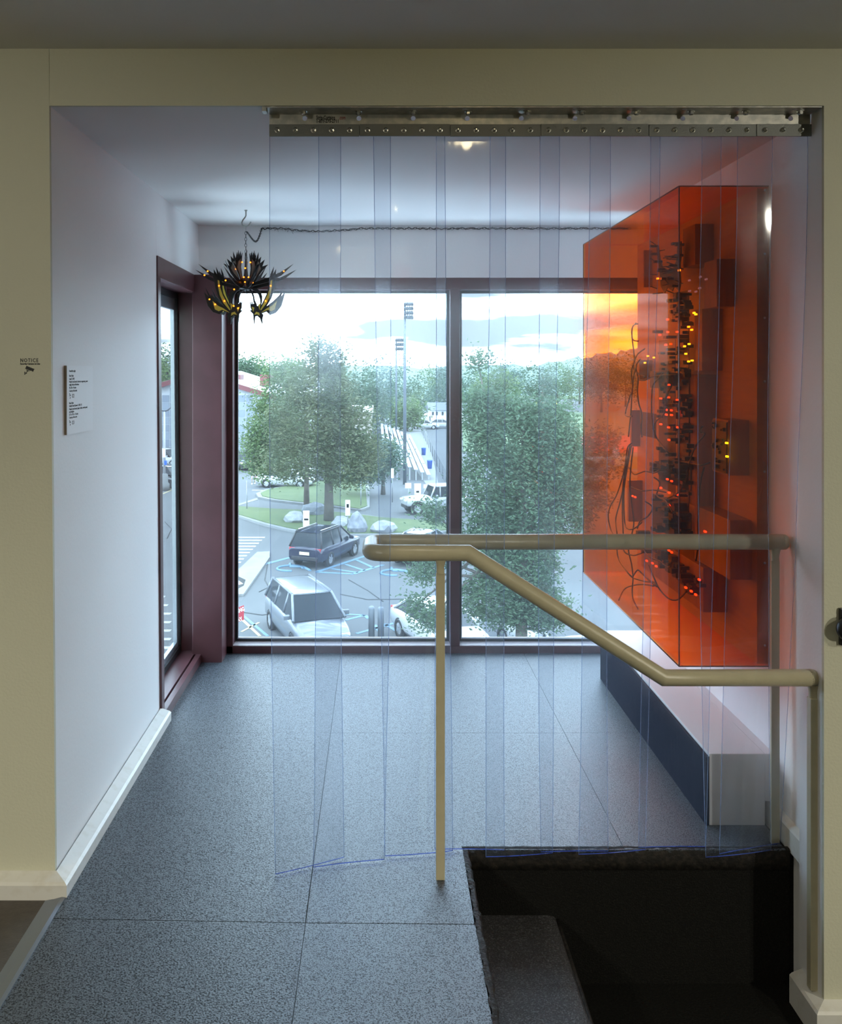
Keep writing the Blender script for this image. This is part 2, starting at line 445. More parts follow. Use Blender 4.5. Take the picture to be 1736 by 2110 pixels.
g.box(DX - .012, DX, Y0, Y0 + b, .05, 1.80); g.box(DX - .012, DX, Y1 - b, Y1, .05, 1.80)
g.box(DX - .012, DX, Y0 + b, Y1 - b, .05, .05 + b); g.box(DX - .012, DX, Y0 + b, Y1 - b, 1.80 - b, 1.80)
shear(g.build('glazing_bead', gasket, win2))
g = MB(); b = 0.055
g.box(DX - .030, DX - .012, Y0, Y0 + b, .05, 1.80); g.box(DX - .030, DX - .012, Y1 - b, Y1, .05, 1.80)
g.box(DX - .030, DX - .012, Y0 + b, Y1 - b, .05, .05 + b); g.box(DX - .030, DX - .012, Y0 + b, Y1 - b, 1.80 - b - .03, 1.80)
shear(g.build('outer_frame', alum, win2))
shear(MB().box(DX - .008, DX - .003, Y0 + .01, Y1 - .01, .06, 1.79).build('pane', glass, win2))
# outside cheek of the side window and facade round the corner
struct('trim_2', MB().box(DX - .040, DX - .030, Y1 - 0.012, YB + 0.16, -1.0, 2.3), alum)
struct('trim_3', MB().box(DX - .07, DX - .030, 2.6, Y0 + .01, -1.0, 2.3), alum)
# ------------------------------------------------------------------ ceiling downlights of the front room
ring_m = mat('lamp_ring_white', (0.8, 0.8, 0.78), 0.4)
lens_m = mat('lamp_lens', (1, 1, 1), 0.5, emit=(1.0, 0.82, 0.48), es=30)
def downlight(x, y, power, label, size=72):
    e = empty('ceiling_downlight', (x, y, ZF), label, 'light', 'downlights in the front room ceiling')
    MB().lathe([(0.045, -.001), (0.072, -.001), (0.075, -.005), (0.07, -.009), (0.045, -.006)], 24, M=Matrix.Translation((x, y, ZF))).build('trim_ring', ring_m, e)
    MB().lathe([(0.0448, -.0005), (0.0448, -.006), (0.043, -.022), (0.034, -.036), (0.018, -.044), (0.004, -.046)], 24, M=Matrix.Translation((x, y, ZF))).build('lens', lens_m, e)
    d = bpy.data.lights.new('downlight_bulb', 'SPOT'); d.energy = power; d.color = (1.0, 0.94, 0.76)
    d.spot_size = math.radians(size * 2); d.spot_blend = 0.55; d.shadow_soft_size = 0.04
    o = bpy.data.objects.new('downlight_bulb', d); C.objects.link(o); o.parent = e; o.location = (0, 0, -0.08)
    return e
downlight(0.353, 1.57, 9, 'round recessed downlight in the ceiling nearest the strip curtain')
downlight(-2.1, 0.2, 70, 'round recessed downlight over the brown vinyl floor')
downlight(2.5, 0.2, 80, 'round recessed downlight over the lower landing')
downlight(0.1, -1.9, 60, 'round recessed downlight at the back of the front room')

fill_m = mat('fill_head_black', (0.03, 0.03, 0.03), 0.4)
def fill_head(x, y, power, target, half, label):  # unseen fill spots behind the camera, added to brighten the cream piers evenly
    z = ZF - 0.12; p = Vector((x, y, z)); d_ = (Vector(target) - p).normalized()
    e = empty('fill_spotlight', (x, y, ZF), label, 'light', 'added fill spotlights in the front room')
    q = d_.to_track_quat('-Z', 'Y'); M = Matrix.Translation(p) @ q.to_matrix().to_4x4()
    MB().lathe([(0.02, 0.07), (0.035, 0.06), (0.045, -.03), (0.045, -.05), (0.040, -.05), (0.038, -.03)], 20, M=M).build('lamp_head', fill_m, e)
    MB().tube([(x, y, ZF), p], 0.008, 8).build('stem', fill_m, e)
    MB().lathe([(0.036, -.034), (0.036, -.036), (0.02, -.038)], 20, M=M).build('lens', lens_m, e)
    l_ = bpy.data.lights.new('fill_bulb', 'SPOT'); l_.energy = power; l_.color = (1.0, 0.95, 0.80)
    l_.spot_size = math.radians(half * 2); l_.spot_blend = 0.8; l_.shadow_soft_size = 0.022
    o = bpy.data.objects.new('fill_bulb', l_); C.objects.link(o); o.parent = e
    o.location = p + d_ * 0.06 - e.location; o.rotation_euler = q.to_euler()
fill_head(-2.3, -2.4, 170, (-1.4, 2.5, 0.45), 27, 'added black fill spotlight aimed at the cream left pier')
fill_head(3.7, -2.4, 230, (1.6, 2.5, 0.40), 26, 'added black fill spotlight aimed at the cream right pier')

# ------------------------------------------------------------------ strip curtain
galv = mat('galvanised_steel', (0.40, 0.40, 0.37), 0.42, metal=0.85, noise=(45, (0.55, 0.53, 0.47), 0.4, 0.65), bump=(60, 0.03))
plate_m = mat('dark_zinc_plate', (0.16, 0.165, 0.155), 0.42, metal=0.75, bump=(400, 0.15))
bolt_m = mat('zinc_bolt', (0.55, 0.55, 0.52), 0.25, metal=1.0)
ink = mat('black_print', (0.012, 0.012, 0.012), 0.7)
redink = mat('red_print', (0.25, 0.02, 0.015), 0.7)
YH = 2.572                 # vertical leg of the steel angle
xh0, xh1 = -0.303, 1.214
hr = empty('curtain_header', (0.45, YH, ZC), 'galvanised steel angle header with bolted clamp plates under the lintel', 'curtain rail')
# vertical leg with real holes: strip of cells, the cell round each hole is an annulus
holes = [628.5, 740, 852, 963.5, 1075, 1185.5, 1297, 1408, 1519, 1630]
hx = [(p - VX) * YH / F for p in holes]
mb = MB()
hz, hr_ = 1.425 + (762 - 244) * YH / F, 0.0068
zt, zb = ZC - 0.001, 2.083
cuts = [xh0] + [x + d for x in hx for d in (-0.02, 0.02)] + [xh1]
for i in range(0, len(cuts), 2):
    if cuts[i + 1] > cuts[i]: mb.box(cuts[i], cuts[i + 1], YH, YH + .003, zb, zt)
for x in hx:
    xa, xb = x - 0.02, min(x + 0.02, xh1)
    n = 16
    ring = [(x + hr_ * math.cos(2 * PI * k / n), hz + hr_ * math.sin(2 * PI * k / n)) for k in range(n)]
    def edge(a):
        c, s_ = math.cos(a), math.sin(a)
        tx = ((xb - x) if c > 0 else (xa - x)) / c if abs(c) > 1e-6 else 1e9
        tz = ((zt - hz) if s_ > 0 else (zb - hz)) / s_ if abs(s_) > 1e-6 else 1e9
        t = min(abs(tx), abs(tz)); return (x + c * t, hz + s_ * t)
    outer = [edge(2 * PI * k / n) for k in range(n)]
    # corners of the cell need their own wedge faces
    vs = [(p[0], YH, p[1]) for p in ring] + [(p[0], YH, p[1]) for p in outer] + [(p[0], YH + .003, p[1]) for p in ring] + [(p[0], YH + .003, p[1]) for p in outer]
    fs = []
    for k in range(n):
        j = (k + 1) % n
        fs += [(k, n + k, n + j, j), (2 * n + k, 2 * n + j, 3 * n + j, 3 * n + k), (k, j, 2 * n + j, 2 * n + k)]
    mb.add(vs, fs)
    for cx, sx in ((xa, -1), (xb, 1)):
        for cz, sz in ((zt, 1), (zb, -1)):
            cand = [p for p in outer if (p[0] - x) * sx > 0 and (p[1] - hz) * sz > 0]
            pv = [p for p in outer if abs(p[0] - cx) < 1e-6 and (p[1] - hz) * sz >= -1e-9]
            ph = [p for p in outer if abs(p[1] - cz) < 1e-6 and (p[0] - x) * sx >= -1e-9]
            if pv and ph:
                a = max(pv, key=lambda p: abs(p[1] - hz)); b_ = max(ph, key=lambda p: abs(p[0] - x))
                mb.add([(cx, YH, cz), (a[0], YH, a[1]), (b_[0], YH, b_[1])], [(0, 1, 2)])
mb.box(xh0, xh1, YW + 0.002, YH, ZC - .004, ZC - .001)
mb.box(xh0 - .012, xh0, YW + 0.002, YH - 0.04, ZC - .014, ZC - .001)
mb.build('steel_angle', galv, hr)
# bolts through the top leg
for i, x in enumerate(hx):
    M = Matrix.Translation((x - 0.001 + (0.012 if i >= 4 else 0), YW + 0.036, ZC - .004))
    b_ = MB().lathe([(0.0115, 0), (0.0115, -.002), (0.0075, -.002), (0.0075, -.010), (0.005, -.012)], 6 if i % 2 else 8, M=M, smooth=False)
    b_.build('hanger_bolt', bolt_m, hr)
    if i >= 3:
        s_ = MB().lathe([(0.0068, 0.0002), (0.0068, -.0004)], 14, M=Matrix.Translation((x - 0.012, YW + 0.022, ZC - .0042)))
        s_.build('slot_hole', mat('slot_light', (0.55, 0.53, 0.55), 0.6), hr)
# clamp plates
edges = [554.6, 741, 928, 1115, 1338, 1560, 1674]
stud = None
zc_ = 1.425 + (762 - 268.5) * (YH - .006) / F
plates = []
for i in range(len(edges) - 1):
    xa = (edges[i] - VX) * (YH - .008) / F + 0.0006; xb = (edges[i + 1] - VX) * (YH - .008) / F - 0.0006
    dz = 0.0008 * (i % 2)
    p = MB().bbox(xa, xb, YH - .008, YH - .003, zc_ - .0175 + dz, zc_ + .0165 + dz, .0008).build('clamp_plate', plate_m, hr)
    plates.append((xa, xb, p))
for k in range(30):
    px_ = 571.5 + 37.3 * k
    x = (px_ - VX) * (YH - .012) / F
    for xa, xb, p in plates:
        if xa <= x <= xb: par = p
    M = Matrix.Translation((x, YH - .008, zc_)) @ Matrix.Rotation(PI / 2, 4, 'X')
    if stud is None:
        stud = MB().lathe([(0.0075, 0), (0.0075, .0012), (0.006, .0016), (0.006, .006), (0.0035, .007), (0.0035, .011), (0.002, .012)], 10, smooth=False).build('stud_nut', bolt_m, par)
        stud.matrix_basis = M
    else:
        o = bpy.data.objects.new('stud_nut', stud.data); C.objects.link(o); o.parent = par; o.matrix_basis = M
# printing on the angle
Rx = Matrix.Rotation(PI / 2, 4, 'X')
p = at(652, 246, YH - .0004)
text('header_print', 'Strip-Curtains', 0.0155, Matrix.Translation(p) @ Rx, ink, hr, xs=0.60, bold=0.0004)
text('header_print', '.com', 0.0155, Matrix.Translation(at(699, 246, YH - .0004)) @ Rx, redink, hr, xs=0.60, bold=0.0002)
text('header_print', '1-877-270-2711', 0.0130, Matrix.Translation(at(652, 253, YH - .0004)) @ Rx, ink, hr, xs=0.76, bold=0.0004)

# the ten strips: header edges, hem corners (left x,y, right x,y) in photo pixels, layer
strip_m = clear_mat('clear_vinyl', (0.962, 0.970, 0.988), ior=1.40, rough=0.06, haze=0.045, veil=0.008, veilcol=(0.70, 0.84, 1.0), bump=(7, 0.16, (2, 1, 0.5)))
edge_m = clear_mat('blue_vinyl_edge', (0.74, 0.82, 0.97), ior=1.45, rough=0.15, veil=0.26, veilcol=(0.66, 0.78, 1.0))
hem_m = clear_mat('blue_vinyl_hem', (0.30, 0.42, 0.95), ior=1.45, rough=0.15, veil=0.30, veilcol=(0.30, 0.45, 1.0))
strips = [
    (555, 702, 567, 1806, 709, 1772, 1), (657, 805, 646, 1788, 792, 1771, 0), (770, 917, 794, 1767, 934, 1756, .5),
    (900, 1044, 897, 1756, 1041, 1757, 1.3), (1011, 1154, 1002, 1767, 1140, 1760, .3), (1115, 1261, 1117, 1761, 1256, 1759, 1.2),
    (1217, 1361, 1193, 1761, 1331, 1752, 0), (1344, 1490, 1319, 1751, 1458, 1749, 1), (1448, 1593, 1456, 1768, 1590, 1752, 0),
    (1524, 1669, 1486, 1764, 1612, 1742, 1)]
labels = ['clear vinyl curtain strip at the free end beside the hanging lamp',
          'clear vinyl curtain strip hanging over the rounded end of the handrail',
          'clear vinyl curtain strip just left of the handrail post',
          'clear vinyl curtain strip directly behind the handrail post',
          'clear vinyl curtain strip at the corner of the stair opening, right of the mullion',
          'clear vinyl curtain strip sixth along the header from the free end',
          'clear vinyl curtain strip crossing the far edge of the orange case',
          'clear vinyl curtain strip in front of the glowing circuit boards',
          'clear vinyl curtain strip at the near end of the white plinth',
          'clear vinyl curtain strip last on the header, against the white jamb']
YT = YH + 0.008
for i, (a, b, hl, hly, hr2, hry, lay) in enumerate(strips):
    nx, nz = 10, 36
    ybl = (EYE - MT - .004) * F / (hly - VY); ybr = (EYE - MT - .004) * F / (hry - VY)
    lo = 0.011 * lay
    xa0, xb0 = (a - VX) * YT / F, (b - VX) * YT / F
    xa1, xb1 = (hl - VX) * ybl / F, (hr2 - VX) * ybr / F
    z1 = ZC - 0.045; z0 = MT + .004
    ph = random.uniform(0, 6.28); bow = random.uniform(0.003, 0.0055) * (1 if i % 2 else -1)
    grid = []
    for r in range(nz + 1):
        t = r / nz; z = lerp(z1, z0, t)
        # natural shape: hangs plumb, splays near the hem, held behind the upper handrail
        tb = t ** (1.0 if i == 2 else 2.2)
        row = []
        for c in range(nx + 1):
            u = c / nx
            x = lerp(lerp(xa0, xa1, tb), lerp(xb0, xb1, tb), u) + 0.003 * math.sin(3.2 * t + ph) * math.sin(PI * t)
            yb = lerp(ybl, ybr, u)
            tt = t
            if i == 0: y = lerp(YT, yb, t ** 3)
            elif i == 1:
                # draped over the front of the pipe end
                f = smoothstep(0.15, 0.55, t) * (1 - smoothstep(0.62, 0.95, t)); y = lerp(YT, yb, smoothstep(0.6, 1, t)) - 0.075 * f
            else:
                kx = (0.92 - z0) ; yk = 2.640
                th = (z1 - 0.92) / (z1 - z0)
                y = lerp(YT, yk, smoothstep(0, 1, t / th)) if t < th else lerp(yk, yb, (t - th) / (1 - th))
            y += bow * (1 - (2 * u - 1) ** 2) * (0.25 + 0.75 * t) * min(1, t * 6) + 0.002 * math.sin(9 * t + ph + 2 * u) * min(1, t * 5) + lo
            row.append(Vector((x, y, z)))
        grid.append(row)
    th_ = 0.0016
    m = MB(); k = nx + 1
    fr = [p for row in grid for p in row]; bk = [p + Vector((0, th_, 0)) for p in fr]
    n = len(fr)
    q = [(r * k + c, (r + 1) * k + c, (r + 1) * k + c + 1, r * k + c + 1) for r in range(nz) for c in range(nx)]
    m.add(fr + bk, q + [tuple(n + v for v in reversed(f)) for f in q], 0, True)
    o = m.build('curtain_strip', strip_m, None, labels[i], 'curtain strip', 'clear vinyl strips on the curtain header')
    # cut edges of the sheet: the sides and the hem show deep blue
    e = MB()
    def rim(path, w=0.0009):
        e.tube(path, w, 4, 0, True, True)
    rim([grid[r][0] + Vector((0, th_ / 2, 0)) for r in range(nz + 1)])
    rim([grid[r][nx] + Vector((0, th_ / 2, 0)) for r in range(nz + 1)])
    e.build('cut_edge', edge_m, o)
    e = MB(); rim([grid[nz][c] + Vector((0, th_ / 2, 0.001)) for c in range(nx + 1)], 0.0013)
    e.build('hem', hem_m, o)

# ------------------------------------------------------------------ handrail
railp = mat('cream_gloss_paint', (0.50, 0.455, 0.31), 0.32, spec=0.55, noise=(25, (0.46, 0.42, 0.285), 0.4, 0.7), bump=(110, 0.06))
YP, YQ, R = 2.548, 2.742, 0.0232
zu = 1.425 - (1139.5 - 762) * YP / F; zl = 1.425 - (1396.5 - 762) * YP / F; zq = 1.425 - (1116.5 - 762) * YQ / F
def px_x(p, Y): return (p - VX) * Y / F
def rounded(pts, r, seg=7):
    out = [Vector(pts[0])]
    for i in range(1, len(pts) - 1):
        p = Vector(pts[i]); a = (Vector(pts[i - 1]) - p); b = (Vector(pts[i + 1]) - p)
        d = min(r, a.length * .45, b.length * .45); p0 = p + a.normalized() * d; p1 = p + b.normalized() * d
        for k in range(seg + 1):
            t = k / seg; out.append(p0 * (1 - t) ** 2 + p * 2 * t * (1 - t) + p1 * t * t)
    out.append(Vector(pts[-1])); return out
hrl = empty('handrail', (px_x(907, YP), YP, MT), 'cream painted pipe handrail with sloping middle and rounded end above the stair opening', 'handrail')
xu = px_x(746, YP) + R
path = rounded([(px_x(1688, YP) - R, YP + 0.0, zl)] + [(px_x(1366, YP), YP, zl), (px_x(966, YP), YP, zu), (xu, YP, zu), (xu, YQ, zq), (px_x(1600, YQ), YQ, zq)], 0.035, 6)
sharp = [Vector((px_x(1688, YP) - R * .9, YP, zl)), Vector((px_x(1368, YP), YP, zl)), Vector((px_x(965, YP), YP, zu))]
loop = rounded([sharp[2], (xu, YP, zu), (xu, YQ, zq), (px_x(1614, YQ), YQ, zq)], 0.045, 10)
m = MB(); m.tube(sharp + loop[1:], R, 24); m.build('rail_pipe', railp, hrl)
def elbow(x, Y, z, down):
    e_ = MB()
    e_.tube(rounded([(x - 0.012, Y, z), (x + 0.014, Y, z), (x + 0.018, Y, z - 0.012)], 0.02, 5), [R * 1.01] * 14 if False else R * 1.005, 20)
    e_.build('end_cap', railp, hrl)
# end caps
MB().lathe([(R * .999, -.004), (R * 1.01, 0), (R * .96, .008), (R * .7, .014), (0.003, .017)], 22, M=Matrix.Translation((px_x(1614, YQ), YQ, zq)) @ Matrix.Rotation(PI / 2, 4, 'Y')).build('end_cap', railp, hrl)
MB().lathe([(R * .999, -.006), (R * 1.02, 0), (R * .95, .009), (R * .65, .016), (0.003, .019)], 22, M=Matrix.Translation((px_x(1688, YP) - R * .9, YP, zl)) @ Matrix.Rotation(PI / 2, 4, 'Y')).build('end_cap', railp, hrl)
# posts: flat bars with a short collar under the pipe
def railpost(xc, Y, z_top, z_bot, wx=0.0245, wy=0.012):
    MB().bbox(xc - wx / 2, xc + wx / 2, Y - wy / 2, Y + wy / 2, z_bot, z_top - 0.055, 0.0015).build('post', railp, hrl)
    mb = MB(); k = 12; vs = []
    secs = [(wx * .62, 0.017, z_top - R * .75), (wx * .5, 0.012, z_top - R - .008), (wx * .46, 0.010, z_top - R - .016), (wx * .46, 0.010, z_top - .056)]
    for a, b, z in secs:
        for j in range(k):
            t = 2 * PI * j / k; vs.append((xc + a * math.copysign(abs(math.cos(t)) ** .5, math.cos(t)), Y + b * math.copysign(abs(math.sin(t)) ** .5, math.sin(t)), z))
    mb.add(vs, [(i * k + j, i * k + (j + 1) % k, (i + 1) * k + (j + 1) % k, (i + 1) * k + j) for i in range(3) for j in range(k)], 0, True)
    mb.build('collar', railp, hrl)
railpost(px_x(908, YP), YP, zu, MT)
railpost(px_x(1597.5, YQ), YQ, zq, MT)
railpost(px_x(1676.5, YP), YP, zl, LOW + 0.006 + 0.095, wx=0.0245, wy=0.0245)
MB().tube([(px_x(1653, 2.645) - .0025, 2.642, -.39), (px_x(1653, 2.645) - .0025, 2.642, ZC)], 0.003, 6).build('jamb_bead', white, hrl) if False else None

# ------------------------------------------------------------------ plinth
pw = mat('white_plinth_paint', (0.78, 0.77, 0.77), 0.5)
navy = mat('dark_navy_laminate', (0.010, 0.013, 0.028), 0.65, spec=0.05, noise=(14, (0.018, 0.021, 0.036), 0.5, 0.7, (1, 4, 1)))
pl = empty('plinth', (1.12, 3.5, MT), 'long low white plinth with a dark navy front along the right wall', 'plinth')
YN, YFAR = 2.849, 4.20
MB().bbox(1.0315, 1.205, YN, YFAR, MT, 0.232, .002).build('body', pw, pl)
MB().box(1.205, 1.2345, YN + 0.0, YFAR, 0.085, 0.232).build('back_rail', pw, pl)
MB().bbox(1.0215, 1.0312, YN - .001, YFAR, MT, 0.2235, .0008).build('front_board', navy, pl)
# ------------------------------------------------------------------ orange sound sculpture
orange = clear_mat('orange_plexiglass', (0.955, 0.555, 0.20), ior=1.49, rough=0.012, veil=0.004, veilcol=(1, 0.4, 0.1), spec=0.16, bump=(9, 0.012, (1, 1, 1)))
orange_edge = mat('plexiglass_edge', (0.10, 0.018, 0.008), 0.3)
wood = mat('birch_panel', (0.62, 0.45, 0.28), 0.5, noise=(6, (0.50, 0.34, 0.20), 0.35, 0.7, (3, 1, 14)))
woodd = mat('brown_wood_block', (0.40, 0.26, 0.15), 0.5, noise=(6, (0.28, 0.17, 0.10), 0.35, 0.7, (12, 12, 1)))
pcb = mat('black_circuit_board', (0.018, 0.017, 0.020), 0.35)
chip = mat('black_component', (0.010, 0.010, 0.012), 0.4)
wire = mat('black_cable', (0.012, 0.011, 0.013), 0.5)
led_r = mat('red_led', (1, .1, .05), .4, emit=(1.0, 0.05, 0.03), es=6)
led_y = mat('yellow_led', (1, .8, .1), .4, emit=(1.0, 0.72, 0.08), es=6)
led_o = mat('orange_led', (1, .4, .05), .4, emit=(1.0, 0.30, 0.02), es=10)
led_g = mat('green_led', (.6, 1, .05), .4, emit=(0.65, 1.0, 0.05), es=7)
led_b = mat('blue_led', (.2, .2, 1), .4, emit=(0.12, 0.12, 1.0), es=2)
BY0, BY1, BX0, BX1, BZ0, BZ1 = 2.892, 4.235, 0.952, 1.2345, 0.490, 2.004
sc = empty('sound_sculpture', (1.23, 3.5, 0.49), 'wall-hung orange plexiglass case with circuit boards, red lights and tangled cables', 'sculpture')
T = 0.006
XW = 1.200                # face of the wooden panel
MB().box(XW, BX1, BY0 + T, BY1 - T, BZ0 + T, BZ1 - T).build('wooden_panel', wood, sc)
MB().box(BX0, BX0 + T, BY0, BY1, BZ0, BZ1).build('case_panel', orange, sc)
MB().box(BX0 + T, BX1, BY0, BY0 + T, BZ0, BZ1).build('case_panel', orange, sc)
MB().box(BX0 + T, BX1, BY1 - T, BY1, BZ0, BZ1).build('case_panel', orange, sc)
MB().box(BX0 + T, BX1, BY0 + T, BY1 - T, BZ1 - T, BZ1).build('case_panel', orange, sc)
MB().box(BX0 + T, BX1, BY0 + T, BY1 - T, BZ0, BZ0 + T).build('case_panel', orange, sc)
e = MB(); rr = 0.0022
for a, b in [((BX0, BY0, BZ0), (BX0, BY0, BZ1)), ((BX0, BY0, BZ1), (BX0, BY1, BZ1)), ((BX0, BY0, BZ1), (BX1, BY0, BZ1)), ((BX0, BY0, BZ0), (BX0, BY1, BZ0)),
             ((BX0, BY0, BZ0), (BX1, BY0, BZ0)), ((BX0, BY1, BZ0), (BX0, BY1, BZ1))]:
    e.tube([a, b], rr, 6)
e.build('case_edge', orange_edge, sc)
scr = None
for yy in (392, 523, 655, 786, 972, 1160, 1330):
    z = EYE - (yy - VY) * BY0 / F
    M = Matrix.Translation((1.222, BY0, z)) @ Matrix.Rotation(PI / 2, 4, 'X')
    if scr is None:
        scr = MB().lathe([(0.0042, 0), (0.0042, .001), (0.003, .002)], 10).build('screw', bolt_m, sc); scr.matrix_basis = M
    else: shared('screw', scr, sc, M)
# wooden speaker blocks: x range of the near face, y range, far px, measured on the panel plane
def block(x0, x1, y0, y1, xfar, m, face=None):
    Y = XW * F / (x1 - VX); xf = (x0 - VX) * Y / F
    yf = min(xf * F / (xfar - VX), BY1 - T - .002)
    za, zb_ = EYE - (y0 - VY) * Y / F, EYE - (y1 - VY) * Y / F
    o = MB().bbox(xf, XW, Y, yf, zb_, za, .002).build('wooden_block', m, sc)
    return o, xf, Y, yf, zb_, za
block(1433, 1472, 461, 545, 1408, woodd)
block(1478, 1516, 533, 632, 1452, woodd)
block(1447, 1490, 636, 764, 1432, woodd)
block(1437, 1478, 772, 1045, 1420, woodd)
bC = block(1501, 1545, 866, 980, 1470, woodd)
block(1505, 1550, 1072, 1195, 1432, woodd)
block(1450, 1500, 1170, 1262, 1322, woodd)
block(1302, 1320, 845, 920, 1299, woodd)
block(1296, 1325, 990, 1075, 1293, woodd)
block(1328, 1345, 515, 592, 1326, woodd)
block(1318, 1345, 742, 782, 1312, woodd)
# circuit face of the right-hand box
o, xf, Ya, Yb, za, zb_ = bC
fb = MB().box(xf - .004, xf, Ya + .004, Yb - .004, za + .006, zb_ - .006).build('circuit_board', pcb, sc)
g = MB(); rnd = random.Random(3)
for k in range(26):
    y = rnd.uniform(Ya + .012, Yb - .016); z = rnd.uniform(za + .012, zb_ - .016); a = rnd.uniform(.003, .009)
    g.box(xf - .004 - rnd.uniform(.003, .01), xf - .004, y, y + a, z, z + rnd.uniform(.003, .012))
g.build('components', chip, fb, kind='stuff')
# tower of circuit boards standing off the panel
XB = 1.125
def py(px_, X=XB): return X * F / (px_ - VX)
def pz(py_, Y): return EYE - (py_ - VY) * Y / F
brd = []
for (xa, xb, ya, yb) in [(1358, 1392, 700, 1010), (1396, 1420, 600, 1120), (1340, 1384, 765, 800), (1362, 1424, 955, 1000), (1345, 1425, 1040, 1105), (1320, 1352, 850, 900)]:
    Yn, Yf = py(xb), py(xa); Ym = (Yn + Yf) / 2
    brd.append(MB().bbox(XB, XB + .0022, Yn, Yf, pz(yb, Ym), pz(ya, Ym), .0008).build('circuit_board', pcb if len(brd) > 1 else mat('smoked_circuit_board', (0.09, 0.05, 0.035), 0.3), sc))
# scythe-shaped top boards (two horns joined in a U)
def pts2(lst, X):
    return [Vector((py(a, X), pz(b, py(a, X)))) for a, b in lst]
U = [(1357, 505), (1361, 535), (1366, 550), (1376, 556), (1388, 552), (1395, 535), (1396, 510), (1399, 498), (1404, 497), (1405, 520), (1402, 545), (1403, 585), (1400, 600), (1390, 590), (1386, 600), (1376, 592), (1370, 604), (1362, 590), (1360, 560), (1355, 530), (1353, 512)]
ub = MB().prism([(p.x, p.y) for p in pts2(U, XB - .02)], 0, .003, Matrix(((0, 0, 1, XB - .02), (1, 0, 0, 0), (0, 1, 0, 0), (0, 0, 0, 1)))).build('horned_circuit_board', pcb, sc)
g = MB()
for a, b in [(1353, 508), (1356, 524), (1361, 540), (1369, 556), (1382, 560), (1393, 548), (1397, 530), (1398, 503), (1406, 505), (1404, 527), (1375, 575), (1388, 575), (1397, 590)]:
    Y = py(a, XB - .02); z = pz(b, Y); d = rnd.uniform(.008, .02)
    g.box(XB - .045, XB - .015, Y - d, Y + d * .4, z - .004, z + .005)
g.build('components', chip, ub, kind='stuff')
# rows of black components down the tower
g = MB()
for k in range(150):
    col = rnd.choice([1364, 1386, 1398, 1407, 1413, 1419]); yv = rnd.uniform(596, 1120)
    a = col + rnd.uniform(-4, 4); Y = py(a, XB - .01); z = pz(yv, Y); d = rnd.uniform(.006, .02)
    g.box(XB - rnd.uniform(.01, .045), XB, Y - d, Y + d, z - rnd.uniform(.004, .011), z + .004)
for k in range(70):   # dense band across the bottom shelf
    t = rnd.random(); a = lerp(1335, 1448, t) + rnd.uniform(-6, 6); yv = lerp(1120, 1225, t) + rnd.uniform(-28, 6)
    Y = py(a, 1.12); z = pz(yv, Y); d = rnd.uniform(.006, .022)
    g.box(1.12 - rnd.uniform(.01, .05), 1.125, Y - d, Y + d, z - rnd.uniform(.005, .014), z + .006)
for k in range(40):   # thick clumps
    a = rnd.uniform(1358, 1415); yv = rnd.choice([rnd.uniform(950, 985), rnd.uniform(1030, 1100), rnd.uniform(770, 790)])
    Y = py(a, XB - .02); z = pz(yv, Y); d = rnd.uniform(.01, .03)
    g.box(XB - .05, XB - .002, Y - d, Y + d, z - rnd.uniform(.004, .012), z + .006)
g.build('components', chip, brd[1], kind='stuff')
# standing pins
g = MB()
for k in range(26):
    a = rnd.uniform(1352, 1412); yv = rnd.uniform(500, 620); Y = py(a, XB - .02); z = pz(yv, Y)
    g.tube([(XB - .02, Y, z), (XB - .02 - rnd.uniform(.02, .05), Y - rnd.uniform(0, .03), z + rnd.uniform(-.01, .02))], .002, 5)
g.build('pin_header', chip, ub, kind='stuff')
# lights
def Z7(u, v): return (1200 + u * .3088, 360 + v * .3088)
def Z8(u, v): return (1200 + u * .3088, 860 + v * .3088)
leds = [(led_y, [Z7(*q) for q in ((760, 932), (748, 922), (715, 1130), (685, 1145), (693, 1195), (735, 1240), (712, 1246), (480, 1220), (440, 1210), (420, 1255))]),
        (led_o, [Z7(*q) for q in ((505, 693), (650, 638), (712, 1015), (732, 1035))]),
        (led_b, [Z7(*q) for q in ((716, 705), (790, 682), (828, 697), (785, 757), (718, 776), (760, 780))]),
        (led_g, [Z8(*q) for q in ((966, 171), (968, 261))]),
        (led_r, [Z7(*q) for q in ((572, 966), (573, 1050), (520, 1069), (635, 1049), (593, 1130), (560, 1135), (580, 1402), (578, 1486), (526, 1493), (636, 1502), (563, 1569),
                                  (596, 1572), (563, 1601), (597, 1603), (526, 1665), (578, 1686), (638, 1686))] +
                [Z8(*q) for q in ((580, 150), (570, 413), (598, 425), (526, 470), (582, 503), (640, 516), (338, 525), (355, 532), (582, 587), (580, 887), (598, 900), (432, 957), (470, 973),
                                  (495, 993), (783, 1083), (693, 1136), (729, 1160), (759, 1183), (822, 762))])]
for m_, lst in leds:
    src = None
    for a, b in lst:
        X = XB - .052 if m_ is not led_g else bC[1] - .006
        Y = py(a, X); z = pz(b, Y)
        if src is None:
            src = MB().bbox(-.003, .003, -.007, .007, -.0028, .0028, .001).build('led', m_, sc); src.matrix_basis = Matrix.Translation((X, Y, z))
        else: shared('led', src, sc, Matrix.Translation((X, Y, z)))
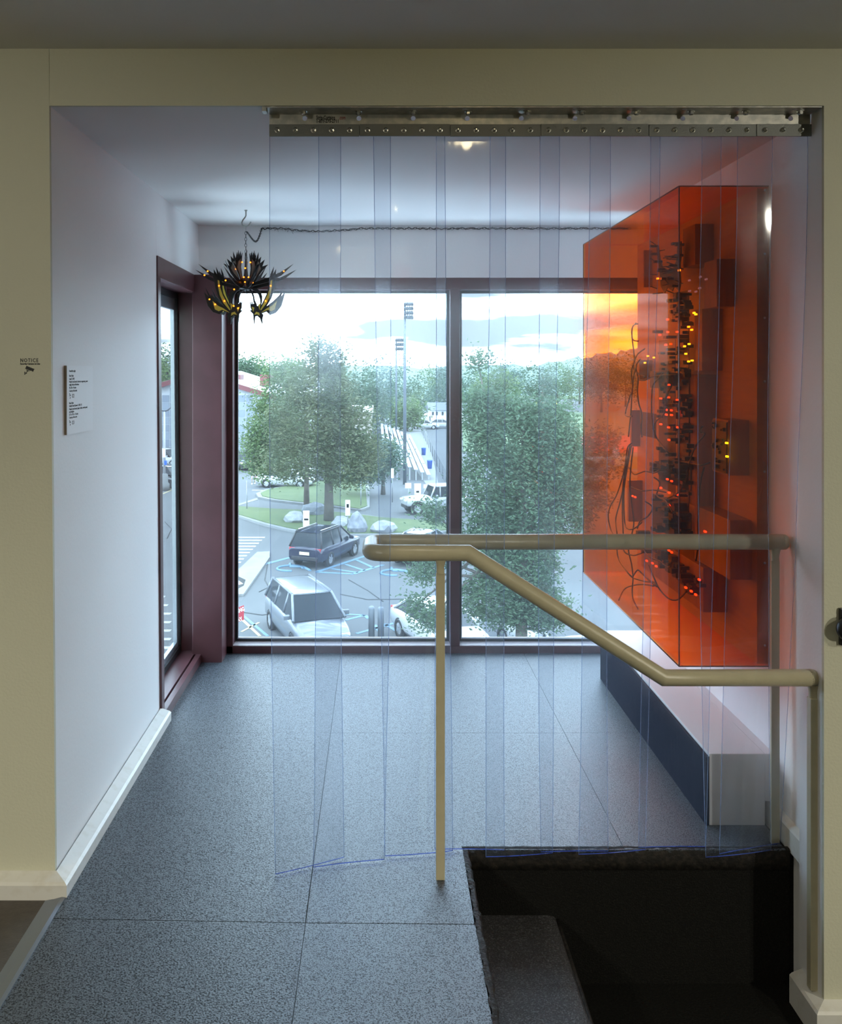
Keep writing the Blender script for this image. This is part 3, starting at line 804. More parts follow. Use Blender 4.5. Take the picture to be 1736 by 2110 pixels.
# jumper cables
def cable(pts, r=.0030, X=1.05, wob=0.012):
    P = []
    for i, q in enumerate(pts):
        Xx = q[2] if len(q) > 2 else X + rnd.uniform(-.02, .02)
        Y = min(max(py(q[0], Xx), BY0 + .03), BY1 - .012); P.append(Vector((Xx, Y, pz(q[1], Y))))
    out = []
    n = len(P)
    for i in range(n - 1):
        p0, p1, p2, p3 = P[max(i - 1, 0)], P[i], P[i + 1], P[min(i + 2, n - 1)]
        for k in range(7):
            t = k / 7
            out.append(0.5 * ((2 * p1) + (p2 - p0) * t + (2 * p0 - 5 * p1 + 4 * p2 - p3) * t * t + (3 * p1 - p0 - 3 * p2 + p3) * t ** 3))
    out.append(P[-1])
    MB().tube(out, r, 5).build('jumper_cable', wire, sc)
def z7(*q): return [Z7(u, v) for u, v in q]
def z8(*q): return [Z8(u, v) for u, v in q]
cable(z7((372, 995), (340, 1010), (334, 1080), (345, 1105), (375, 1110)))
cable(z7((360, 990), (331, 1040), (345, 1180), (350, 1240), (345, 1290), (380, 1330), (420, 1350)))
cable(z7((420, 1160), (370, 1200), (345, 1260), (330, 1320), (338, 1420), (320, 1480), (305, 1530), (290, 1590), (300, 1612), (335, 1612)))
cable(z7((390, 1230), (360, 1280), (375, 1360), (370, 1440), (380, 1530), (400, 1600), (395, 1700), (400, 1749)))
cable(z7((365, 1270), (345, 1350), (335, 1450), (325, 1600), (310, 1749)))
cable(z7((600, 1340), (600, 1400), (560, 1500), (550, 1590), (500, 1640), (480, 1680), (490, 1749)))
cable(z7((575, 1310), (570, 1420), (560, 1480), (548, 1560)))
cable(z7((640, 1330), (480, 1345), (420, 1370), (385, 1370)), r=.003)
cable(z7((540, 1320), (500, 1370), (470, 1420), (465, 1600), (475, 1700)))
cable(z8((330, 175), (305, 200), (290, 300), (270, 400), (230, 520), (190, 590), (175, 660), (190, 740), (220, 790)))
cable(z8((320, 180), (300, 300), (285, 420), (255, 560), (225, 680), (235, 790), (240, 930), (300, 1030), (340, 1070)))
cable(z8((322, 190), (290, 340), (272, 480), (270, 650), (275, 770), (280, 890), (340, 920), (400, 905)))
cable(z8((330, 190), (300, 350), (280, 500), (285, 700), (310, 745), (350, 740), (400, 700)))
cable(z8((340, 200), (320, 420), (330, 560), (345, 700), (330, 790), (310, 880), (330, 980), (340, 1070), (335, 1150), (340, 1210), (375, 1280)))
cable(z8((310, 330), (350, 380), (420, 360), (480, 370), (520, 350)))
cable(z8((330, 465), (400, 490), (480, 485), (560, 500)))
cable(z8((480, 80), (500, 140), (560, 220), (600, 250)))
cable(z8((870, 300), (790, 318), (700, 300), (620, 290)))
cable(z8((870, 60), (800, 70), (790, 100), (820, 110), (760, 190), (730, 260), (710, 330), (690, 430), (640, 505), (570, 540)))
cable(z8((815, 330), (790, 440), (780, 560), (775, 700), (775, 850), (760, 960)))
cable(z8((445, 985), (480, 1070), (520, 1150), (580, 1210), (640, 1215), (700, 1160)))
cable(z8((340, 1060), (370, 1020), (400, 1040), (440, 1080), (500, 1130), (480, 1100), (420, 1095), (350, 1075)))
cable(z8((245, 1220), (280, 1150), (330, 1125), (400, 1115), (480, 1125)))
cable(z8((400, 870), (450, 930), (520, 960), (580, 1000), (600, 960)))
cable(z8((420, 560), (470, 600), (440, 660), (390, 690), (370, 740)))
cable(z8((480, 400), (520, 440), (500, 520), (560, 560), (610, 640)))

# ------------------------------------------------------------------ hanging lamp
LC = Vector((px_x(507, 4.136), 4.136, 0))
Q = 4.136 / F / 5.787      # metres per pixel of the 5.787x enlargement
def lz(v): return EYE - ((420 + v / 5.787) - VY) * 4.136 / F
blackp = mat('black_lacquered_board', (0.010, 0.010, 0.011), 0.30)
gold = mat('gold_board', (0.62, 0.46, 0.07), 0.32, metal=0.25)
lampled = mat('amber_led', (1, .4, .02), .4, emit=(1.0, 0.24, 0.012), es=3.2)
lamp = empty('hanging_lamp', (LC.x, LC.y, lz(1020)), 'black thorny lamp of cut circuit boards with gold inlays and amber lights on a chain', 'lamp')
def plane(az, off=0.0):
    c, s_ = math.cos(az), math.sin(az)
    # local (r, z, n) -> world
    return Matrix(((c, 0, -s_, LC.x - s_ * off), (s_, 0, c, LC.y + c * off), (0, 1, 0, 0), (0, 0, 0, 1)))
def rad(poly): return [(abs(737 - u) * Q * (1 if u <= 737 else 1), lz(v)) for u, v in poly]
claw = [
    [(330, 825), (362, 868), (358, 788), (396, 848), (384, 758), (420, 830), (435, 900), (447, 990), (470, 1070), (515, 1160), (560, 1240), (545, 1300), (480, 1230), (415, 1130), (380, 1020), (362, 920)],
    [(255, 998), (310, 1090), (400, 1170), (480, 1228), (556, 1285), (552, 1312), (470, 1283), (424, 1322), (350, 1297), (290, 1225), (262, 1130), (245, 1060), (296, 1112)],
    [(690, 1005), (640, 1000), (590, 1015), (550, 1055), (530, 1110), (535, 1180), (560, 1250), (550, 1190), (556, 1130), (575, 1080), (610, 1040), (650, 1025), (690, 1022)],
    [(690, 1010), (655, 1045), (635, 1095), (625, 1150), (600, 1200), (590, 1240), (612, 1215), (640, 1170), (648, 1110), (668, 1060), (695, 1030)],
    [(545, 1245), (575, 1215), (600, 1225), (635, 1190), (652, 1195), (658, 1148), (668, 1205), (683, 1150), (680, 1232), (664, 1268), (692, 1268), (645, 1312), (638, 1380), (626, 1456), (620, 1345), (590, 1335), (556, 1362), (542, 1400), (525, 1436), (530, 1380), (516, 1325), (545, 1300)],
]
inl = [[(405, 915), (424, 925), (432, 1000), (462, 1090), (505, 1175), (552, 1262), (546, 1275), (470, 1185), (428, 1090), (408, 990)],
       [(345, 1165), (372, 1188), (410, 1222), (468, 1248), (545, 1300), (455, 1268), (418, 1286), (372, 1264)],
       [(552, 1185), (582, 1212), (572, 1240), (562, 1272)], [(566, 1302), (604, 1288), (632, 1326), (594, 1318), (562, 1336)], [(628, 1240), (662, 1228), (642, 1292)]]
clawleds = [(420, 985), (308, 1147), (483, 1163), (375, 1205), (592, 1222), (645, 1247), (597, 1024)]
armpoly = [[(168, 715), (250, 768), (330, 818), (480, 885), (690, 955), (690, 990), (470, 932), (310, 852)], [(133, 785), (210, 822), (300, 868), (450, 930), (690, 995), (690, 1030), (450, 972), (275, 895)]]
arms_led = [(283, 805), (245, 852), (497, 914)]
def cl(poly): return [(abs(737 - u) * Q, lz(v)) for u, v in poly]
ledsrc = None
def lamp_led(par, M, r, z, n):
    global ledsrc
    p = M @ Vector((r, z, n))
    if ledsrc is None:
        ledsrc = MB().lathe([(0.0003, -.0034), (0.002, -.003), (0.0034, -.0014), (0.0038, 0), (0.0034, .0014), (0.002, .003), (0.0003, .0034)], 10).build('led', lampled, par)
        ledsrc.matrix_basis = Matrix.Translation(p)
    else:
        o = bpy.data.objects.new('led', ledsrc.data); C.objects.link(o); o.parent = par; o.matrix_basis = Matrix.Translation(p)
for az, sc_ in ((180 + 13, 1.0), (180 - 17, 0.93), (-13, 1.0), (17, 0.93)):
    M = plane(math.radians(az))
    front = -1 if math.cos(math.radians(az)) < 0 else -1
    mb = MB()
    for k, poly in enumerate(claw):
        h = 0.0014 + 0.0001 * k
        mb.prism([(r * sc_, z) for r, z in cl(poly)], -h, h, M)
    o = mb.build('claw_board', blackp, lamp)
    gm = MB()
    for poly in inl: gm.prism([(r * sc_, z) for r, z in cl(poly)], -.0024, .0024, M)
    gm.build('gold_inlay', gold, o)
    for u, v in clawleds:
        if sc_ == 1.0 and (az > 90 or (u, v) in ((420, 985), (483, 1163))):
            # the face turned to the room: the plate normal is (-sin, cos)
            side = -1 if M[1][2] > 0 else 1
            lamp_led(o, M, (737 - u) * Q, lz(v), side * 0.006)
for az in (180, 0, 118, 62, 242, 298):
    M = plane(math.radians(az)); mb = MB(); s_ = 1.0 if az in (180, 0) else 0.72
    for poly in armpoly: mb.prism([(r * s_, z) for r, z in cl(poly)], -.0013, .0013, M)
    o = mb.build('arm_board', blackp, lamp)
    if az in (180, 0):
        for u, v in (arms_led if az else arms_led[:1]): lamp_led(o, M, (737 - u) * Q, lz(v), -.005 if M[1][2] > 0 else .005)
crown = [(808, 590), (829, 652), (845, 575), (858, 652), (888, 568), (886, 660), (919, 624), (906, 704), (962, 658), (932, 742), (1003, 718), (935, 792), (884, 862), (862, 905), (800, 1000), (768, 1004), (790, 930), (818, 850), (836, 760), (824, 680)]
grey_in = mat('grey_board_inlay', (0.20, 0.17, 0.14), 0.4)
crown_in = [(846, 660), (872, 690), (890, 690), (905, 745), (915, 770), (880, 830), (840, 900), (828, 880), (846, 800), (852, 740)]
for k in range(8):
    az = 2 * PI * k / 8 + 0.20; M = plane(az)
    s_ = 1.0 if k % 2 == 0 else 0.88
    o = MB().prism([(r * s_, z) for r, z in cl(crown)], -.0012, .0012, M).build('crown_blade', blackp, lamp)
    MB().prism([(r * s_, z) for r, z in cl(crown_in)], -.0018, .0018, M).build('grey_inlay', grey_in, o)
    if math.sin(az) < 0.25:
        side = -1 if M[1][2] > 0 else 1
        for rr_, vv in ((95, 705), (62, 880)) if k % 2 else ((118, 780), (80, 940)):
            lamp_led(o, M, rr_ * Q * s_, lz(vv), side * .006)
hub = MB(); Mh = Matrix.Translation((LC.x, LC.y, 0))
hub.lathe([(0.004, lz(660)), (0.006, lz(760)), (0.012, lz(900)), (0.03, lz(985)), (0.036, lz(1005)), (0.03, lz(1025)), (0.010, lz(1040))], 16, M=Mh)
for k in range(14):
    a = 2 * PI * k / 14; r0 = rnd.uniform(.008, .026)
    hub.tube([(LC.x + r0 * math.cos(a), LC.y + r0 * math.sin(a), lz(1015)), (LC.x + r0 * 1.3 * math.cos(a), LC.y + r0 * 1.3 * math.sin(a), lz(rnd.uniform(1050, 1105)))], [.0022, .0006], 5)
hub.build('hub', blackp, lamp)
# hook and chains
hook = MB(); hm = mat('steel_hook', (0.33, 0.32, 0.30), 0.35, metal=0.8)
HP = [(737, 72), (737, 140), (728, 160), (700, 195), (688, 225), (695, 252), (718, 268), (745, 270), (772, 255), (798, 215)]
def lp_(u, v, dy=0): return Vector((LC.x + (u - 737) * Q, LC.y + dy, lz(v)))
hp2 = [lp_(*q) for q in HP]; hp2[0].z = ZC
hook.tube(hp2, .0033, 8); hook.lathe([(0.007, ZC), (0.0065, ZC - .003), (0.004, ZC - .004)], 12, M=Matrix.Translation((LC.x, LC.y, 0)))
hook.build('ceiling_hook', hm, None, 'bent steel hook screwed into the ceiling above the thorny lamp', 'hook')
def chain(name, pts, L, label, par=None, r=.0011, cat='chain'):
    mb = MB(); P = [Vector(p) for p in pts]
    seg = [(P[i + 1] - P[i]).length for i in range(len(P) - 1)]; tot = sum(seg); n = max(2, int(tot / (L * .74)))
    for k in range(n):
        s_ = (k + .5) / n * tot; i = 0
        while i < len(seg) - 1 and s_ > seg[i]: s_ -= seg[i]; i += 1
        c = P[i].lerp(P[i + 1], s_ / seg[i]); d = (P[i + 1] - P[i]).normalized()
        u = d.cross(Vector((0, 0, 1)));
        if u.length < .1: u = d.cross(Vector((0, 1, 0)))
        u.normalize(); w_ = d.cross(u)
        if k % 2: u, w_ = w_, -u
        M = Matrix(((d.x, u.x, w_.x, c.x), (d.y, u.y, w_.y, c.y), (d.z, u.z, w_.z, c.z), (0, 0, 0, 1)))
        mb.torus(M, L * .27, r, 10, 5, 1.75)
    return mb.build(name, blackp, par, None if par else label, None if par else cat)
wm = MB(); wm.tube([lp_(737, 266), lp_(737, 335)], .0008, 5)
lc1 = chain('lamp_chain', [lp_(737, 330), lp_(735, 470), lp_(740, 660)], .017, 'x', lamp)
wm.build('hanger_wire', hm, lamp)
# power chain: from the hook down, up to the wall corner, along the window wall
yw = YB - 0.010
def onwall(a, b):
    p = at(a, b + 4.5, yw); p.z = min(p.z, ZC - .016); return p
wl = [(541, 459), (560, 462), (585, 466), (610, 470), (640, 472), (660, 472), (690, 471), (720, 469), (750, 465), (780, 460), (805, 459), (830, 461), (855, 465), (880, 467), (905, 467), (930, 467), (960, 463), (1000, 459), (1030, 461), (1060, 462), (1115, 460), (1165, 457), (1215, 456), (1255, 459), (1300, 462)]
sw = []
pa, pb = lp_(756, 338), onwall(541, 459)
for k in range(13):
    t = k / 12; p = pa.lerp(pb, t)
    u = lerp(745, 935, t); v = [335, 352, 375, 398, 418, 436, 448, 450, 438, 405, 365, 300, 228][k]
    Y = p.y; sx = 380 + u / 5.787; sy = 420 + v / 5.787
    q_ = at(sx, sy, Y); q_.z = min(q_.z, ZC - .016); sw.append(q_)
pc = chain('power_chain', sw + [onwall(a, b) for a, b in wl], .018, 'black chain and wound cable swagged along the top of the window wall')
cb = MB(); cpts = []
for i in range(len(wl) - 1):
    for k in range(8):
        t = k / 8; a = lerp(wl[i][0], wl[i + 1][0], t); b = lerp(wl[i][1], wl[i + 1][1], t)
        p = onwall(a, b); ph = (i * 8 + k) * 1.3
        cpts.append(p + Vector((0, -.004 * abs(math.sin(ph)), .0045 * math.cos(ph))))
cb.tube(cpts, .0019, 5)
cb.tube([p + Vector((0, -.001, rnd.uniform(-.003, .003))) for p in cpts[::2]], .0016, 5)
for k in range(10, 26):
    cb.tube([cpts[k], cpts[k] + Vector((rnd.uniform(-.01, .01), -.004, rnd.uniform(-.022, .004)))], .0009, 4)
cb.build('wound_cable', wire, pc)
csw = MB(); csw.tube([p + Vector((0, .003, .002 * (-1) ** i)) for i, p in enumerate(sw)], .0018, 5); csw.build('wound_cable', wire, pc)

# ------------------------------------------------------------------ writing on the walls
darkprint = mat('dark_grey_print', (0.02, 0.021, 0.02), 0.6)
nv = empty('security_notice', (-0.95, YW, 1.44), 'small black notice lettering with a camera symbol on the cream pier', 'notice')
yn = YW - 0.0006
def lean(z): return -0.0205 * z / ZC
def pn(px_, py_): return at(px_, py_, yn)
text('notice_lettering', 'NOTICE', 0.0142, Matrix.Translation(pn(41.5, 746)) @ Rx, darkprint, nv, spacing=1.28, xs=0.80, bold=.0002)
text('notice_lettering', 'Security Camera in Use', 0.0064, Matrix.Translation(pn(41.5, 751.2)) @ Rx, darkprint, nv, xs=0.88, bold=.0002)
ic = MB(); Z6 = 220 / 1736
def zi(lst): return [(pn(u * Z6, 700 + v * Z6).x, pn(u * Z6, 700 + v * Z6).z) for u, v in lst]
MXZ = Matrix(((1, 0, 0, 0), (0, 0, 1, YW - .0008), (0, 1, 0, 0), (0, 0, 0, 1)))
for poly in ([(430, 424), (568, 480), (528, 500), (498, 505), (410, 472)], [(528, 494), (548, 492), (545, 512), (530, 520), (512, 506)], [(425, 484), (470, 502), (465, 508), (424, 492)],
             [(440, 500), (462, 508), (440, 524), (428, 514)], [(430, 528), (442, 536), (428, 552), (415, 552), (415, 540)], [(397, 520), (410, 522), (410, 570), (397, 570)], [(470, 506), (490, 512), (470, 516)]):
    ic.prism(zi(poly), 0, .0006, MXZ)
ic.build('camera_symbol', darkprint, nv)
# exhibition label on the left wall
paper = mat('label_card', (0.90, 0.91, 0.93), 0.5)
coreb = mat('label_core', (0.30, 0.24, 0.18), 0.8)
ly0, ly1, lz0, lz1 = 2.600, 2.836, 1.240, 1.437
lx = XL + lean(1.34)
wl_ = empty('wall_label', (lx, 2.72, lz0), 'white exhibition label card with small printed text on the white wall', 'label')
MB().box(lx - .001, lx + .0055, ly0, ly1, lz0, lz1).build('foam_core', coreb, wl_)
MB().box(lx + .0055, lx + .0066, ly0, ly1, lz0, lz1).build('card_face', paper, wl_)
ML = Matrix(((0, 0, 1, lx + .0067), (1, 0, 0, 0), (0, 1, 0, 0), (0, 0, 0, 1)))
lines = [(764, 'From left to right'), (774, 'Brian Oakes'), (780.5, 'Lamp 22, 2022'), (786.5, 'Printed circuit boards, electronic components, power'), (792.5, 'supply, chain, and hardware'), (799, '20 x 20 x 14 inches'), (805.5, 'Courtesy of the artist'),
         (831, 'Brian Oakes'), (837, 'Untitled Sound System 11, 2021–23'), (843.5, 'Printed circuit boards, jumper cables, wooden panel,'), (849, 'and plexiglass'), (855, '52 ¼ x 58 ¼ x 11 inches'), (861, 'Courtesy of the artist')]
for yy, s_ in lines:
    z = lz1 - (yy + 2 - 753) * 2.6 / F
    text('label_text', s_, 0.0082, ML @ Matrix.Translation((ly0 + .018, z, 0)), darkprint, wl_, xs=0.94)
for yy, s_ in ((818, '122'), (874, '123')):
    z = lz1 - (yy + 2 - 753) * 2.6 / F
    text('label_number', s_, 0.0150, ML @ Matrix.Translation((ly0 + .040, z, 0)), darkprint, wl_, xs=0.95)
    a = MB()
    Mi = ML @ Matrix.Translation((ly0 + .019, z, 0))
    a.prism([(0.0, 0.004), (0.006, 0.006), (0.014, 0.005), (0.006, 0.010), (0.004, 0.013), (0.0, 0.013), (0.004, 0.008)], 0, .0004, Mi)
    a.prism([(0.004, -.003), (0.010, 0.0), (0.006, 0.003)], 0, .0004, Mi)
    a.build('audio_symbol', darkprint, wl_)
# round black fixture on the right pier
kb = mat('black_plastic', (0.012, 0.013, 0.015), 0.35)
zk = EYE - (1296 - VY) * 2.47 / F
kx = (1753 - VX) * 2.46 / F
kn = empty('wall_fixture', (kx, YW, zk), 'round black fixture on the cream pier beside the lower handrail end', 'fixture')
MB().lathe([(0.012, 0), (0.012, .018), (0.030, .022), (0.033, .032), (0.030, .042), (0.018, .05), (0.004, .052)], 24, M=Matrix.Translation((kx, YW, zk)) @ Matrix.Rotation(PI / 2, 4, 'X')).build('knob', kb, kn)
MB().bbox(kx - .012, kx + .012, YW - .012, YW - .0005, zk - .05, zk + .05, .002).build('mounting_plate', kb, kn)
# ------------------------------------------------------------------ outdoors: ground
asphalt = mat('asphalt', (0.070, 0.075, 0.080), 0.85, noise=(0.35, (0.086, 0.091, 0.096), 0.35, 0.7), bump=(12, 0.2))
conc = mat('concrete', (0.19, 0.195, 0.195), 0.85, noise=(1.5, (0.16, 0.165, 0.165), 0.4, 0.7))
grass = mat('grass', (0.060, 0.092, 0.028), 0.9, noise=(1.2, (0.095, 0.125, 0.045), 0.35, 0.7))
paint_w = mat('white_road_paint', (0.33, 0.34, 0.34), 0.7, noise=(6, (0.25, 0.26, 0.27), 0.5, 0.75))
paint_b = mat('blue_road_paint', (0.10, 0.19, 0.27), 0.7, noise=(8, (0.12, 0.18, 0.23), 0.45, 0.7))
paint_y = mat('yellow_road_paint', (0.30, 0.25, 0.15), 0.7)
track_m = mat('red_running_track', (0.20, 0.055, 0.04), 0.9)
field_m = mat('sports_turf', (0.075, 0.12, 0.05), 0.9, noise=(0.2, (0.095, 0.14, 0.06), 0.4, 0.7))
ground = struct('ground_street', MB().box(-220, 220, 12, 330, G - 0.3, G), asphalt)
def slab(name, px, h, m, par=ground, z0=0.0):
    P = [gp(*q) for q in px]
    return MB().prism([(p.x, p.y) for p in P], G + z0, G + h, None).build(name, m, par)
def ribbon(name, p0, p1, w, m, h=.012):
    a, b = gp(*p0), gp(*p1); d = (b - a); d.z = 0; d.normalize(); n = Vector((-d.y, d.x, 0)) * w / 2
    return MB().prism([((a + n).x, (a + n).y), ((b + n).x, (b + n).y), ((b - n).x, (b - n).y), ((a - n).x, (a - n).y)], G + .001, G + h).build(name, m, ground)
isA = [(440, 1040), (489, 1047), (560, 1052), (650, 1055), (720, 1060), (800, 1071), (870, 1076), (915, 1080), (940, 1088), (935, 1098), (860, 1103), (760, 1106), (690, 1106), (630, 1102), (585, 1094), (540, 1083), (489, 1066), (440, 1052)]
isB = [(528, 1020), (545, 1012), (600, 1002), (660, 994), (720, 989), (757, 988), (762, 1010), (762, 1048), (745, 1054), (690, 1047), (620, 1040), (560, 1033), (532, 1027)]
for k, isl in enumerate((isA, isB)):
    P = [gp(*q) for q in isl]; c = sum(P, Vector()) / len(P)
    MB().prism([(p.x, p.y) for p in P], G, G + .13).build('concrete_kerb', conc, ground)
    ins = []
    for p in P:
        d = p - c; ins.append(p - d.normalized() * 0.35)
    MB().prism([(p.x, p.y) for p in ins], G + .01, G + .17).build('grass_island', grass, ground)
slab('concrete_walk', [(420, 1250), (494, 1229), (502, 1229), (556, 1152), (556, 1140), (530, 1141), (489, 1180), (420, 1215)], .10, conc)
slab('concrete_walk', [(489, 1043), (532, 1030), (530, 1026), (489, 1040)], .02, conc)
slab('grass_verge', [(200, 800), (1600, 800), (1600, 822), (200, 822)], .03, grass)
slab('sports_field', [(952, 850), (1500, 850), (1700, 1010), (955, 930)], .04, field_m)
slab('running_track', [(1120, 905), (1500, 890), (1600, 930), (1130, 935)], .06, track_m)
slab('running_track', [(770, 850), (870, 850), (905, 1000), (880, 1000)], .03, conc)
for k in range(9):     # crosswalk bars
    y = 1107.5 + 6.0 * k + 0.28 * k * k * .2
    ribbon('crosswalk_bar', (470, y), (546 - 6.2 * k, y), 0.28, paint_w)
for k in range(8):     # second crosswalk by the side window
    y = 1230 + 17.5 * k
    ribbon('crosswalk_bar', (300, y), (352 + (0 if k > 1 else -6 * (2 - k)), y), 0.28, paint_w)
for p0, p1, w_, m_ in [((515, 1171), (598, 1149), .28, paint_b), ((652, 1179), (780, 1137), .22, paint_b), ((652, 1179), (728, 1183), .2, paint_b), ((728, 1183), (790, 1164), .2, paint_b),
                       ((683, 1172), (738, 1180), .18, paint_b), ((712, 1163), (752, 1176), .18, paint_b), ((735, 1154), (770, 1170), .18, paint_b),
                       ((872, 1189), (925, 1168), .25, paint_b), ((875, 1160), (902, 1150), .2, paint_b), ((700, 1265), (750, 1268), .16, paint_b), ((712, 1278), (752, 1268), .16, paint_b), ((752, 1268), (760, 1275), .16, paint_b),
                       ((735, 1306), (828, 1280), .16, paint_b), ((772, 1288), (788, 1308), .16, paint_b), ((792, 1286), (826, 1305), .16, paint_b), ((500, 1268), (552, 1311), .12, paint_b), ((494, 1272), (536, 1311), .12, paint_y), ((498, 1302), (534, 1283), .10, paint_y),
                       ((520, 1010), (575, 1011), .25, paint_w), ((485, 970), (495, 962), .2, paint_w), ((335, 1010), (360, 1006), .2, paint_y), ((335, 1018), (358, 1008), .2, paint_y)]:
    ribbon('parking_line', p0, p1, w_, m_)
for cx, cy in ((598, 1172), (812, 1181)):      # painted wheelchair symbols
    c = gp(cx, cy); mb = MB()
    mb.tube([c + Vector((.62 * math.cos(a), .62 * math.sin(a), .012)) for a in [k * .45 for k in range(12)]], .07, 4)
    mb.tube([c + Vector((-.1, 1.1, .012)), c + Vector((0, .35, .012)), c + Vector((.6, .35, .012)), c + Vector((1.0, -.5, .012))], .08, 4)
    mb.build('wheelchair_symbol', paint_b, ground)
crack = mat('tar_crack', (0.045, 0.048, 0.05), 0.9)
for pts in ([(700, 1225), (760, 1236), (830, 1235)], [(553, 1162), (545, 1195), (556, 1210), (536, 1220)], [(500, 1262), (540, 1268), (560, 1265)], [(720, 1195), (760, 1218), (790, 1240)], [(340, 1075), (352, 1090), (345, 1110)]):
    MB().tube([gp(a + rnd.uniform(-2, 2), b) + Vector((0, 0, .002)) for a, b in pts], .03, 4).build('tar_crack', crack, ground)
# white arrow on a black diamond board beside the walk
sgn = mat('dark_sign', (0.09, 0.09, 0.09), 0.6); signw = mat('white_sign', (0.78, 0.79, 0.80), 0.5); signr = mat('red_sign', (0.30, 0.02, 0.03), 0.5)
metal_post = mat('grey_sign_post', (0.30, 0.31, 0.33), 0.5, metal=0.4); bluesg = mat('blue_sign', (0.02, 0.12, 0.55), 0.5)
def signpost(name, px_, py_, y_top, boards, label, cat='sign', group=None, post_r=.035, pm=None):
    b = gp(px_, py_); Y = b.y
    e_ = empty(name, b, label, cat, group)
    zt = EYE - (y_top - VY) * Y / F
    MB().tube([b, Vector((b.x, b.y, zt))], post_r, 8).build('post', pm or metal_post, e_)
    for (x0, x1, y0, y1, m_) in boards:
        MB().box((x0 - VX) * Y / F, (x1 - VX) * Y / F, Y - post_r - .03, Y - post_r - .005, EYE - (y1 - VY) * Y / F, EYE - (y0 - VY) * Y / F).build('sign_board', m_, e_)
    return e_
a_ = signpost('direction_sign', 487, 1268, 1178, [], 'grey diamond sign with a white arrow on the concrete walk')
Yd = a_.location.y; mb = MB(); MZ = Matrix(((1, 0, 0, 0), (0, 0, 1, Yd - .06), (0, 1, 0, 0), (0, 0, 0, 1)))
def w2(l, Y): return [((a - VX) * Y / F, EYE - (b - VY) * Y / F) for a, b in l]
MB().prism(w2([(475, 1192), (490, 1186), (507, 1194), (503, 1206), (492, 1212), (475, 1205)], Yd), 0, .02, MZ).build('sign_board', sgn, a_)
MB().prism(w2([(478, 1197), (489, 1193), (502, 1202), (489, 1205), (478, 1205)], Yd), -.006, 0, MZ).build('arrow', signw, a_)
s1 = signpost('loading_sign', 488, 1330, 1240, [], 'dark red parking sign with white lettering at the window corner')
Ys = s1.location.y
MB().prism(w2([(462, 1262), (503.5, 1246), (503.5, 1276), (462, 1292)], Ys), 0, .02, Matrix(((1, 0, 0, 0), (0, 0, 1, Ys - .07), (0, 1, 0, 0), (0, 0, 0, 1)))).build('sign_board', signr, s1)
sl = math.atan2(16, 41)
for s_, (a, b) in (('DING', (486, 1265)), ('AY', (491, 1282))):
    p = at(a, b, Ys - .075)
    text('sign_lettering', s_, 0.19, Matrix.Translation(p) @ Rx @ Matrix.Rotation(sl, 4, 'Z') , signw, s1, xs=0.72, ext=.003, bold=.004)
signpost('parking_sign', 717, 1100, 1030, [(712, 722, 1030, 1062, signw), (714.5, 719.5, 1038, 1046, bluesg)], 'white accessible parking sign with a blue symbol behind the navy car')
signpost('parking_sign', 632, 1092, 1052, [(625, 638, 1052, 1084, signw), (627, 636, 1068, 1072, signr)], 'white sign with a red line behind the roof of the navy car')
signpost('field_sign', 842, 1046, 995, [(835, 848, 995, 1006, signw)], 'small white landscape sign on the post by the bleachers')
signpost('field_sign', 860, 1040, 996, [(854, 868, 996, 1019, signw), (858, 864, 1011, 1015, signr)], 'tall white sign with a red mark beside the bleachers')
signpost('field_sign', 877, 1030, 998, [(873, 880, 998, 1006, signw)], 'tiny white square sign at the end of the bleachers')
signpost('park_post', 509, 1053, 990, [], 'thin dark bare post beside the grass island', 'post')
signpost('park_post', 744, 1046, 992, [], 'dark bare post on the second grass island', 'post')
signpost('park_post', 809, 1035, 965, [(806, 812, 965, 985, signw)], 'dark post with a white panel at the bleacher fence', 'post')
bol = mat('grey_bollard', (0.16, 0.18, 0.20), 0.6)
for x, y, l in ((766, 1312, 'dark grey steel bollard beside the silver van'), (785, 1314, 'dark grey steel bollard between the silver van and the white car')):
    b = gp(x, y)
    MB().lathe([(.11, 0), (.11, 1.0), (.09, 1.07), (.03, 1.1)], 14, M=Matrix.Translation(b)).build('bollard', bol, None, l, 'bollard', 'bollards in the parking lot')
# boulders on the island
rockd = mat('dark_rock', (0.14, 0.15, 0.17), 0.8, noise=(4, (0.24, 0.25, 0.27), 0.4, 0.7), bump=(5, .4)); rockw = mat('pale_rock', (0.30, 0.31, 0.32), 0.8, noise=(4, (0.20, 0.21, 0.22), 0.4, 0.7), bump=(5, .4))
def rock(px_, py_, sx, sy, sz, m_, label):
    bm = bmesh.new(); bmesh.ops.create_icosphere(bm, subdivisions=2, radius=1)
    for v in bm.verts:
        f = 1 + rnd.uniform(-.18, .18); v.co = Vector((v.co.x * sx * f, v.co.y * sy * f, max(v.co.z * f, -.35) * sz))
    b = gp(px_, py_)
    MB().bm(bm, M=Matrix.Translation(b + Vector((0, 0, .17 + sz * .33)))).build('boulder', m_, None, label, 'boulder', 'boulders on the grass island')
rock(607, 1080, .7, .6, .45, rockw, 'pale boulder on the grass island left of the red-lined sign')
rock(648, 1064, .75, .6, .6, rockd, 'dark boulder between the two tree trunks')
rock(737, 1101, .6, .55, .8, rockd, 'dark block of rock behind the roof of the navy car')
rock(792, 1101, .75, .6, .5, rockw, 'pale boulder right of the navy car')
rock(704, 1088, .6, .5, .4, rockw, 'pale flat boulder under the accessible parking sign')

